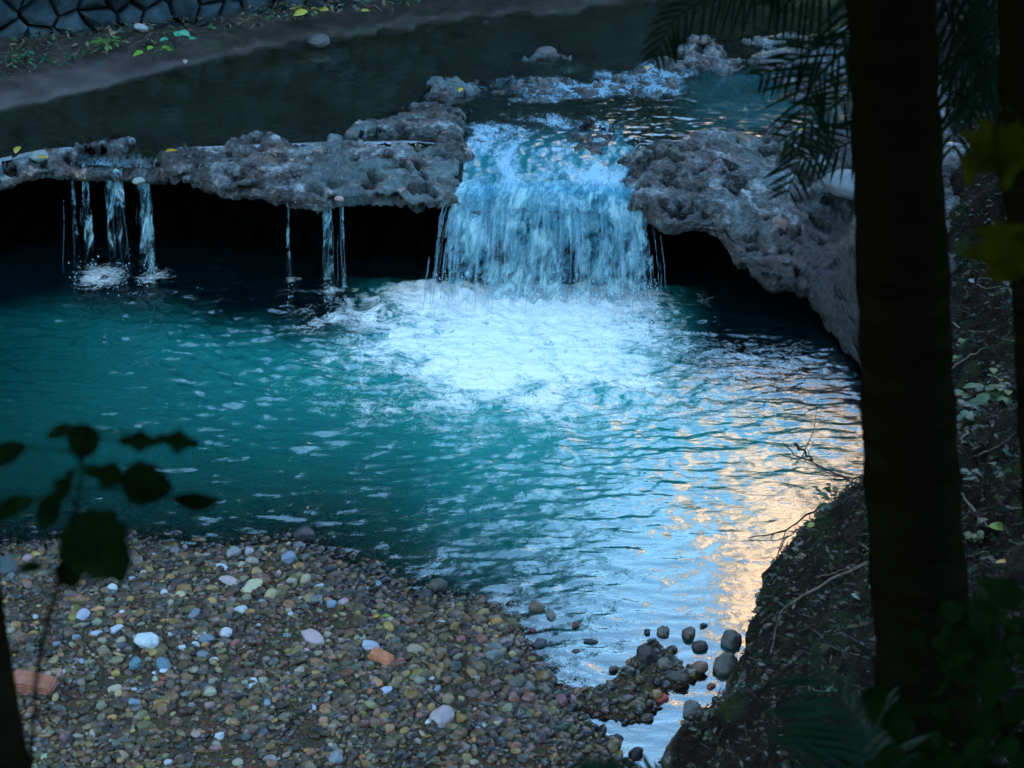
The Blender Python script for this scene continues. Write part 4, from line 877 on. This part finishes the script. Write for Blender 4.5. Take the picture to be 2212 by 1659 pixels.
twig([(1790, 1090), (1740, 1115), (1690, 1150), (1620, 1160)], .006, 'dark twig lying on the water off the right bank', 'darktwig', z=[.1, .03, .02, .01], branches=2)
twig([(1720, 960), (1735, 975), (1760, 995)], .009, 'short dark stub of wood poking from the bright water', 'darktwig', z=[.06, .03, .0])
twig([(2052, 1038), (2080, 1080), (2110, 1120), (2135, 1150)], .006, 'straight pale twig right of the trunk')
twig([(2045, 700), (2100, 720), (2212, 745)], .006, 'pale twig running across the right slope')
twig([(2045, 812), (2090, 778), (2130, 755)], .007, 'tan stick leaning beside the bright green weed')
twig([(2048, 870), (2075, 880), (2100, 900)], .012, 'thick whitish stick on the slope beside the trunk')
twig([(2060, 925), (2085, 935), (2080, 965)], .012, 'curled pinkish dry leaf stalk right of the trunk')
TW = ['thin pale twig lowest on the bank beside the boulders', 'short dark twig half under the leaf litter left of the trunk', 'fine pale twig lying crosswise below the long grey stick', 'dark twig pointing at the largest grey boulder', 'thin straw-like twig close to the trunk', 'dark twig on the steep edge above the outlet',
      'pale twig parallel to the long grey stick', 'dark crooked twig among roots left of the trunk', 'little dry twig beside the teal-green leaf', 'dark twig high on the slope under the yellow leaves', 'thin pale twig near the dim teal seedling', 'dark twig next to the feathery green fern clump', 'pale twig below the bluish-green seedlings', 'dark twig against the right edge trunk']
for k in range(14):
    px = rng.uniform(1640, 1880) if k < 9 else rng.uniform(2070, 2190); py = rng.uniform(1150, 1560) if k < 9 else rng.uniform(450, 1200); py = max(py, 1150+(1880-px)*.9) if k < 9 else py
    a = rng.uniform(-.9, .3); L = rng.uniform(50, 120)
    side = 'right' if k >= 9 else 'left'
    twig([(px, py), (px+L*.5*math.cos(a), py+L*.5*math.sin(a)+8), (px+L*math.cos(a), py+L*math.sin(a))], .0035, TW[k], 'twig' if k % 2 else 'darktwig', lift=.02)

# ------------------------------------------------------------------ palms
def palm_trunk(pts, r0, r1, label_tree):
    e_ = empty('palm_tree', tuple(pts[0])); tag(e_, label_tree, 'palm tree')
    sp = spline(pts, 60); mb = MB(); mb.tube([tuple(p-np.array(pts[0])) for p in sp], [(r0+(r1-r0)*i/59)*(1+.03*math.sin(i*2.1)+.015*rng.randn()) for i in range(60)], 20)
    mb.build('trunk', MAT['bark'], e_); return e_
def frond(parent, pts, L, n=26, droop=.5, w_=.012, both=True, name='frond', taper=True, face=False):
    o0 = np.array(parent.location); sp = spline(pts, n*2); mb = MB(); mb.tube([tuple(p-o0) for p in sp], [.007*(1-.75*i/(len(sp)-1)) for i in range(len(sp))], 5)
    for i in range(4, len(sp)-1):
        t = sp[i+1]-sp[i-1]; t /= np.linalg.norm(t); up = np.array([0, 0, 1.]); s_ = np.cross(t, up)
        if face: v_ = CP-sp[i]; s_ = np.cross(t, v_)
        s_ /= np.linalg.norm(s_)+1e-9; q = i/(len(sp)-1)
        if face and i % 2: continue
        ll = L*(math.sin(math.pi*(q*.78+.16))**.7 if taper else 1)
        for sg in ((1, -1) if both else (1,)):
            d = s_*sg*.85+t*.75+rng.randn(3)*.07+np.array([0, 0, -droop*.5]); d /= np.linalg.norm(d); b = sp[i]-o0; V = []; F = []
            wn = np.cross(d, np.cross(t, d)); wn = np.cross(d, up*.7+s_*sg*.4) if not face else np.cross(d, (CP-sp[i])+rng.randn(3)*1.2); wn /= np.linalg.norm(wn)+1e-9; lk = ll*rng.uniform(.85, 1.1); m_ = 5
            for j in range(m_+1):
                u = j/m_; c = b+d*lk*u+np.array([0, 0, -droop*lk*.55*u*u]); ww = w_*math.sin(math.pi*(u*.86+.10))*.5
                V += [c+wn*ww, c+np.array([0, 0, -ww*.5]), c-wn*ww]
                if j: k_ = 3*j; F += [(k_-3, k_-2, k_+1, k_), (k_-2, k_-1, k_+2, k_+1)]
            mb.add(V, F)
    return mb.build(name, MAT['frond'], parent)
DT = 4.2
p1 = palm_trunk([atd(2035, 2600, DT-.35), atd(2010, 1700, DT-.1), atd(1968, 1000, DT), atd(1946, 500, DT), atd(1925, 0, DT), atd(1915, -500, DT-.05), atd(1905, -900, DT-.1)], .118*.93, .090, 'palm with a near-black bare trunk crossing the whole picture height')
ctop = atd(1905, -800, DT-.1)
A = lambda x, y, d=DT: atd(x, y, d)
frond(p1, [ctop, A(1760, -350, 4.2), A(1680, -80, 4.3), A(1560, -20, 4.4), A(1460, 40, 4.4), A(1412, 125, 4.4)], .11, 26, .5, .0085, face=True)
frond(p1, [ctop, A(1780, -300, 4.1), A(1700, -150, 4.2), A(1610, -60, 4.2), A(1545, -30, 4.2)], .13, 18, .9, .0085, face=True)
frond(p1, [ctop, A(1850, -300, 4.3), A(1800, -90, 4.4), A(1740, -30, 4.4), A(1660, 10, 4.5)], .15, 20, .8, .0085, face=True)
frond(p1, [ctop, A(1880, -250, 4.2), A(1840, 40, 4.3), A(1740, 115, 4.35), A(1640, 165, 4.4)], .12, 24, .4, .0085, face=True)
frond(p1, [ctop, A(1900, -200, 4.4), A(1890, 30, 4.6), A(1800, 130, 4.6), A(1745, 200, 4.6), A(1735, 320, 4.6), A(1700, 420, 4.6)], .15, 30, .2, .0085, face=True)
frond(p1, [ctop, A(1950, -100, 4.5), A(1930, 200, 4.7), A(1850, 296, 4.75), A(1790, 325, 4.8), A(1735, 345, 4.8)], .13, 20, .1, .009, face=True)
frond(p1, [ctop, A(1930, -150, 4.5), A(1910, 60, 4.7), A(1840, 190, 4.75), A(1770, 250, 4.8), A(1690, 300, 4.8)], .14, 22, .15, .0085, face=True)
frond(p1, [ctop, A(2000, -350, 4.3), A(2050, -50, 4.4), A(2065, 150, 4.5), A(2060, 330, 4.5)], .18, 24, .5, .009, face=True)
frond(p1, [ctop, A(2050, -400, 4.2), A(2130, -100, 4.3), A(2150, 100, 4.3), A(2120, 230, 4.3)], .20, 24, .7, .010, face=True)
frond(p1, [ctop, A(2000, -300, 4.4), A(2040, 0, 4.6), A(2100, 120, 4.6), A(2180, 190, 4.6)], .18, 22, .7, .009, face=True)
frond(p1, [ctop, A(2100, -450, 4.2), A(2180, -150, 4.2), A(2170, 40, 4.2), A(2090, 150, 4.2)], .20, 24, .6, .010, face=True)
for a in np.linspace(0, 6.28, 9)[:-1]:
    c0 = ctop; d = np.array([math.cos(a+.3), math.sin(a+.3), 0]); frond(p1, [c0, c0+d*.5+np.array([0, 0, .55]), c0+d*1.1+np.array([0, 0, .55]), c0+d*1.7+np.array([0, 0, .15])], .42, 20, .6, .02)
p2 = palm_trunk([atd(2330, 2200, 3.6), atd(2300, 1300, 3.7), atd(2268, 700, 3.7), atd(2235, 200, 3.7), atd(2228, -300, 3.7), atd(2220, -900, 3.7)], .075, .062, 'dark second trunk cut off by the right edge of the picture')
c2 = atd(2220, -850, 3.7)
for a in np.linspace(0, 6.28, 9)[:-1]:
    d = np.array([math.cos(a), math.sin(a), 0]); frond(p2, [c2, c2+d*.5+np.array([0, 0, .5]), c2+d*1.1+np.array([0, 0, .5]), c2+d*1.6+np.array([0, 0, .1])], .42, 20, .6, .02)
# leaning stem at the bottom left corner
mb = MB(); q = [atd(-190, -1500, 3.6), atd(-150, -500, 3.5), atd(-105, 400, 3.3), atd(-70, 900, 3.2), atd(-45, 1250, 3.1), atd(-22, 1420, 3.1), atd(0, 1560, 3.05), atd(30, 1750, 3.0), atd(80, 2300, 2.9)]
yt = empty('young_tree'); mb.tube(spline(q, 24), [.034]*24, 10); mb.build('trunk', MAT['bark'], yt); tag(yt, 'black out-of-focus young tree stem cutting the bottom left corner', 'tree')

# ------------------------------------------------------------------ foreground shrubs
def branch_plant(name, stem_pts, leaves, mat, label, cat='shrub', stemr=.004):
    o0 = np.array(stem_pts[0]); e_ = empty(name, tuple(o0)); tag(e_, label, cat)
    mb = MB(); sp = spline(stem_pts, 20); mb.tube([tuple(p-o0) for p in sp], [stemr*(1-.5*i/19) for i in range(20)], 6); mb.build('stem', MAT['bark'], e_)
    for (base, tip, kind, tw) in leaves:
        b = np.array(base); d = np.array(tip)-b; L = np.linalg.norm(d); view = CP-b; view /= np.linalg.norm(view)
        nrm = view+np.array([0, 0, .3])+rng.randn(3)*.1; m_ = MB(); V, F = leaf_geo(kind, L, b-o0, d, nrm+tw*np.cross(d/L, view), .12, .2)
        m_.add(V, F); k = int(np.argmin([np.linalg.norm(p-b) for p in sp])); m_.tube([tuple(sp[k]-o0), tuple((sp[k]+b)/2-o0+np.array([0, 0, .003])), tuple(b-o0)], .0016, 5)
        m_.build('leaf', mat, e_)
    return e_
D = 2.3; a_ = lambda x, y, d=D: atd(x, y, d)
branch_plant('leafy_shrub', [a_(60, 2100), a_(75, 1500), a_(130, 1250), a_(165, 1100), a_(178, 1000), a_(190, 930)],
  [(a_(190, 915), a_(168, 995), 'broad', .3), (a_(205, 925), a_(196, 985), 'wavy', .6), (a_(165, 925), a_(95, 940), 'oval', .8), (a_(255, 952), a_(345, 955), 'wavy', .2), (a_(335, 945), a_(430, 962), 'wavy', .3), (a_(180, 1010), a_(290, 1045), 'wavy', .35), (a_(262, 1028), a_(372, 1062), 'broad', .9),
   (a_(162, 1012), a_(110, 1090), 'wavy', .3), (a_(128, 1060), a_(84, 1145), 'oval', .2), (a_(150, 1120), a_(268, 1245), 'broad', -.1), (a_(235, 1150), a_(262, 1262), 'oval', .1), (a_(145, 1205), a_(158, 1275), 'broad', .3), (a_(95, 1225), a_(40, 1225), 'oval', .6), (a_(370, 1075), a_(475, 1090), 'oval', 1.6), (a_(60, 965), a_(-40, 1000), 'oval', .6), (a_(80, 1080), a_(-40, 1120), 'oval', 1.5)],
  MAT['darkleaf'], 'dark blurred leafy shoot rising in front of the pool at left')
D2 = 2.6; a_ = lambda x, y, d=D2: atd(x, y, d)
branch_plant('vine_branch', [a_(2330, -200), a_(2250, 100), a_(2190, 210), a_(2150, 280), a_(2170, 480)],
  [(a_(2165, 270), a_(2115, 370), 'lobed', .1), (a_(2200, 260), a_(2165, 410), 'wavy', .2), (a_(2120, 300), a_(2085, 400), 'wavy', .4), (a_(2165, 480), a_(2172, 612), 'lobed', .0), (a_(2200, 500), a_(2220, 600), 'broad', .5)],
  MAT['yellowleaf'], 'hanging vine branch with yellow-green lobed leaves at upper right', 'vine')
D2 = 3.5; a_ = lambda x, y, d=D2: atd(x, y, d)
# big dark bush at lower right in front of the bank
sp_ = []
for k in range(90):
    x = rng.uniform(1900, 2300); y = rng.uniform(1300, 1750)+max(0, 2100-x)*.5; dd_ = rng.uniform(2.9, 3.6); sp_.append((a_(x, y, dd_), a_(x+rng.uniform(-90, 60), y-rng.uniform(-40, 70), dd_+rng.uniform(-.05, .05)), 'broad' if k % 3 else 'oval', rng.uniform(-.5, .8)))
branch_plant('dark_bush', [a_(2250, 2400, 3.2), a_(2230, 2000, 3.3), a_(2200, 1700, 3.3), a_(2150, 1500, 3.3)], sp_, MAT['darkleaf'], 'dense black bush filling the bottom right corner', stemr=.012)
f3 = empty('fern_plant', tuple(a_(1800, 2300, 3.6))); tag(f3, 'dark low fern arching over the bottom edge right of centre', 'fern')
frond(f3, [a_(1800, 2300, 3.6), a_(1650, 1900, 3.6), a_(1450, 1690, 3.7), a_(1250, 1640, 3.8)], .10, 24, .3); frond(f3, [a_(1800, 2300, 3.6), a_(1760, 1900, 3.6), a_(1850, 1680, 3.7), a_(1800, 1560, 3.8)], .22, 20, .3)
frond(f3, [a_(1800, 2300, 3.6), a_(1900, 1800, 3.6), a_(1880, 1600, 3.7), a_(1760, 1450, 3.8)], .22, 20, .4)

# ------------------------------------------------------------------ trees mirrored in the water, plus unseen ones added for shade and to block reflections
def tree(x, y, z0, h, cr, label, dens=5200, ls=.22, group='trees round the creek', lean=0., bare=False, ch=.62):
    e_ = empty('tree', (x, y, z0)); tag(e_, label, 'tree', group)
    mb = MB(); tr = [(0, 0, -.3), (lean*.2, .05, h*.3), (lean*.6, -.05, h*.6), (lean, 0, h*.86)]; sp = spline(tr, 12); mb.tube(sp, [h*.024*(1-.75*i/11) for i in range(12)], 9)
    cl = []
    for k in range(15):
        a = rng.rand()*6.283; u = rng.rand()**.6; zz = h*(1-ch)+h*ch*rng.rand(); rr = cr*u*math.sqrt(max(.08, 1-((zz-h*(1-ch*.5))/(h*ch*.55))**2)); c = np.array([lean*.8+rr*math.cos(a), rr*math.sin(a), zz]); cl.append(c)
        i = min(11, int(zz/h*9)); b = sp[max(2, i-2)]; mid = (b+c)/2+np.array([0, 0, .1]); mb.tube(spline([b, mid, c], 6), [h*.009*(1-.7*j/5) for j in range(6)], 5)
        if bare:
            for q in range(7):
                d = rng.randn(3); d[2] = abs(d[2])*.6; mb.tube(spline([mid*(q % 2)+c*(1-q % 2), c+d*.5, c+d*1.0+rng.randn(3)*.2], 5), [h*.004, h*.003, h*.0025, h*.002, h*.001], 4)
    mb.build('trunk', MAT['treebark'], e_)
    if bare: return e_
    n = dens; ci = rng.randint(len(cl), size=n); C_ = np.array(cl)[ci]; d = rng.randn(n, 3); d /= np.linalg.norm(d, axis=1)[:, None]; rad = cr*.42*rng.rand(n)**.45; P = C_+d*rad[:, None]*np.array([1, 1, .75])
    a = rng.randn(n, 3); a /= np.linalg.norm(a, axis=1)[:, None]; b = np.cross(a, rng.randn(n, 3)); b /= np.linalg.norm(b, axis=1)[:, None]; s_ = ls*(.6+.8*rng.rand(n))[:, None]
    V = np.stack([P-a*s_, P+b*s_*.42, P+a*s_, P-b*s_*.42], 1).reshape(-1, 3); raw('crown', V, np.arange(n*4).reshape(n, 4), MAT['crown'], e_, smooth=False); return e_
TL = ['broad dark tree left of the stone wall', 'tall dark tree right behind the left part of the stone wall', 'dark tree behind the middle of the stone wall', 'slimmer dark tree at the right end of the stone wall', 'big leafy tree far to the left of the pool', 'tallest tree in the second row behind the wall', 'tall tree in the second row, right of the tallest', 'unseen leafy tree added to shade the left side of the pool', 'unseen leafy tree added to shade the gravel bar from the left']  # last two stand out of view, added to shade the left side
for (x, y, z, h, cr, d), lb in zip([(-9.5, 12.9, 1., 11, 3.2, 9000), (-6.3, 14.2, 1., 12, 3.2, 11000), (-3.6, 15.0, 1., 12.5, 3.0, 11000), (-1.4, 16.4, 1., 11.0, 2.0, 8000), (-13, 9, .8, 12, 3.6, 8000), (-8, 18.5, 1.2, 16, 4, 8000), (-3.5, 20, 1.3, 15.5, 3.2, 8000), (-6.0, 5.8, .8, 10, 3.1, 12000), (-4.8, 1.0, 2.4, 8.5, 2.6, 7000)], TL):
    tree(x, y, z, h, cr, lb, d)
tree(-2.6, .6, 2.4, 6.6, 1.9, 'unseen leafy tree added to shade the near edge of the gravel bar', 7000, .2, ch=.42, lean=1.9)  # out-of-view crown added to darken the near gravel
for x, y, h, cr, lb in [(1.6, 16.9, 3.5, 1.3, 'dense unseen bush added upstream at the left of the far bend'), (3.9, 17.6, 3.9, 1.6, 'tallest of the unseen bushes added upstream at the far bend'), (6.6, 16.6, 3.5, 1.6, 'spreading unseen bush added upstream between two rounder ones'), (2.6, 17.2, 3.4, 1.5, 'unseen bushy shrub added upstream in the middle of the far bend'), (5.2, 16.4, 3.2, 1.6, 'round unseen bush added upstream right of the bend'), (.6, 18.2, 3.8, 1.4, 'dark unseen bush added upstream beside the wall end'), (7.8, 15.5, 3.4, 1.7, 'unseen bush added farthest right upstream')]:
    tree(x, y, .8, h, cr, lb, 5000, .16, group='unseen bushes added upstream to block reflections', ch=.9)  # unseen bushes added to keep the bright building out of the stream's reflection
tree(3.8, 3.2, 2.3, 7, 2.4, 'unseen leafy tree added on the camera side to shade the right bank', 8000, .2)  # added out of view to keep sky light off the right bank
tree(3.6, 6.2, 2., 6.4, 2.1, 'dense tree added outside the frame to shade the right bank', 9000, .2)  # out-of-view canopy added to darken the right bank further
tree(5.2, 8.8, 2.2, 6.5, 2.2, 'leafy tree high on the right bank', 7000, .2)
tree(.5, -3.5, 3.2, 8, 3, 'unseen leafy tree added behind the viewpoint to block sun and sky', 8000, .25)  # added behind the camera as a sun and sky blocker
tree(3.5, 14.4, .7, 2.0, 1.0, 'low unseen bush added upstream close to the right bank', 4000, .12, group='unseen bushes added upstream to block reflections', ch=.9)  # this and the next bush added unseen to block the building's reflection
tree(4.0, 15.4, .8, 2.6, 1.1, 'second low unseen bush added upstream, just behind the first near the right bank', 5000, .12, group='unseen bushes added upstream to block reflections', ch=.9)
tree(5.0, 20.5, 1., 9.5, 2.6, 'bare tree in front of the sunlit building', bare=True)
tree(7.6, 18.5, 1., 9.0, 2.4, 'leafless tree right of the bare tree by the building', bare=True)

# sunlit building mirrored in the pool
B = empty('apartment_building', (9.9, 33, 0)); tag(B, 'tall sandstone-coloured building in low sun, mirrored orange in the pool', 'building')
bw, bd, bh = 10.0, 9., 20.6
mb = MB()
def box(mb, x0, x1, y0, y1, z0, z1): mb.add([(x0, y0, z0), (x1, y0, z0), (x1, y1, z0), (x0, y1, z0), (x0, y0, z1), (x1, y0, z1), (x1, y1, z1), (x0, y1, z1)], [(0, 3, 2, 1), (4, 5, 6, 7), (0, 1, 5, 4), (1, 2, 6, 5), (2, 3, 7, 6), (3, 0, 4, 7)])
box(mb, -bw/2, bw/2, 0, bd, -1, bh); mb.build('wall', MAT['render'], B, smooth=False)
mb = MB(); box(mb, -bw/2-.25, bw/2+.25, -.25, bd+.25, bh+.003, bh+.5); mb.build('roof', MAT['trim'], B, smooth=False)
for fl in range(6):
    for c in range(3):
        x0 = -bw/2+1.3+c*3.1; z0 = 1.2+fl*3.05; m1 = MB(); box(m1, x0-.1, x0+.9, -.05, .04, z0-.1, z0+1.3); wn = m1.build('window', MAT['trim'], B, smooth=False)
        m1 = MB(); box(m1, x0, x0+.8, -.06, .02, z0, z0+1.2); m1.build('pane', MAT['glass'], wn, smooth=False)
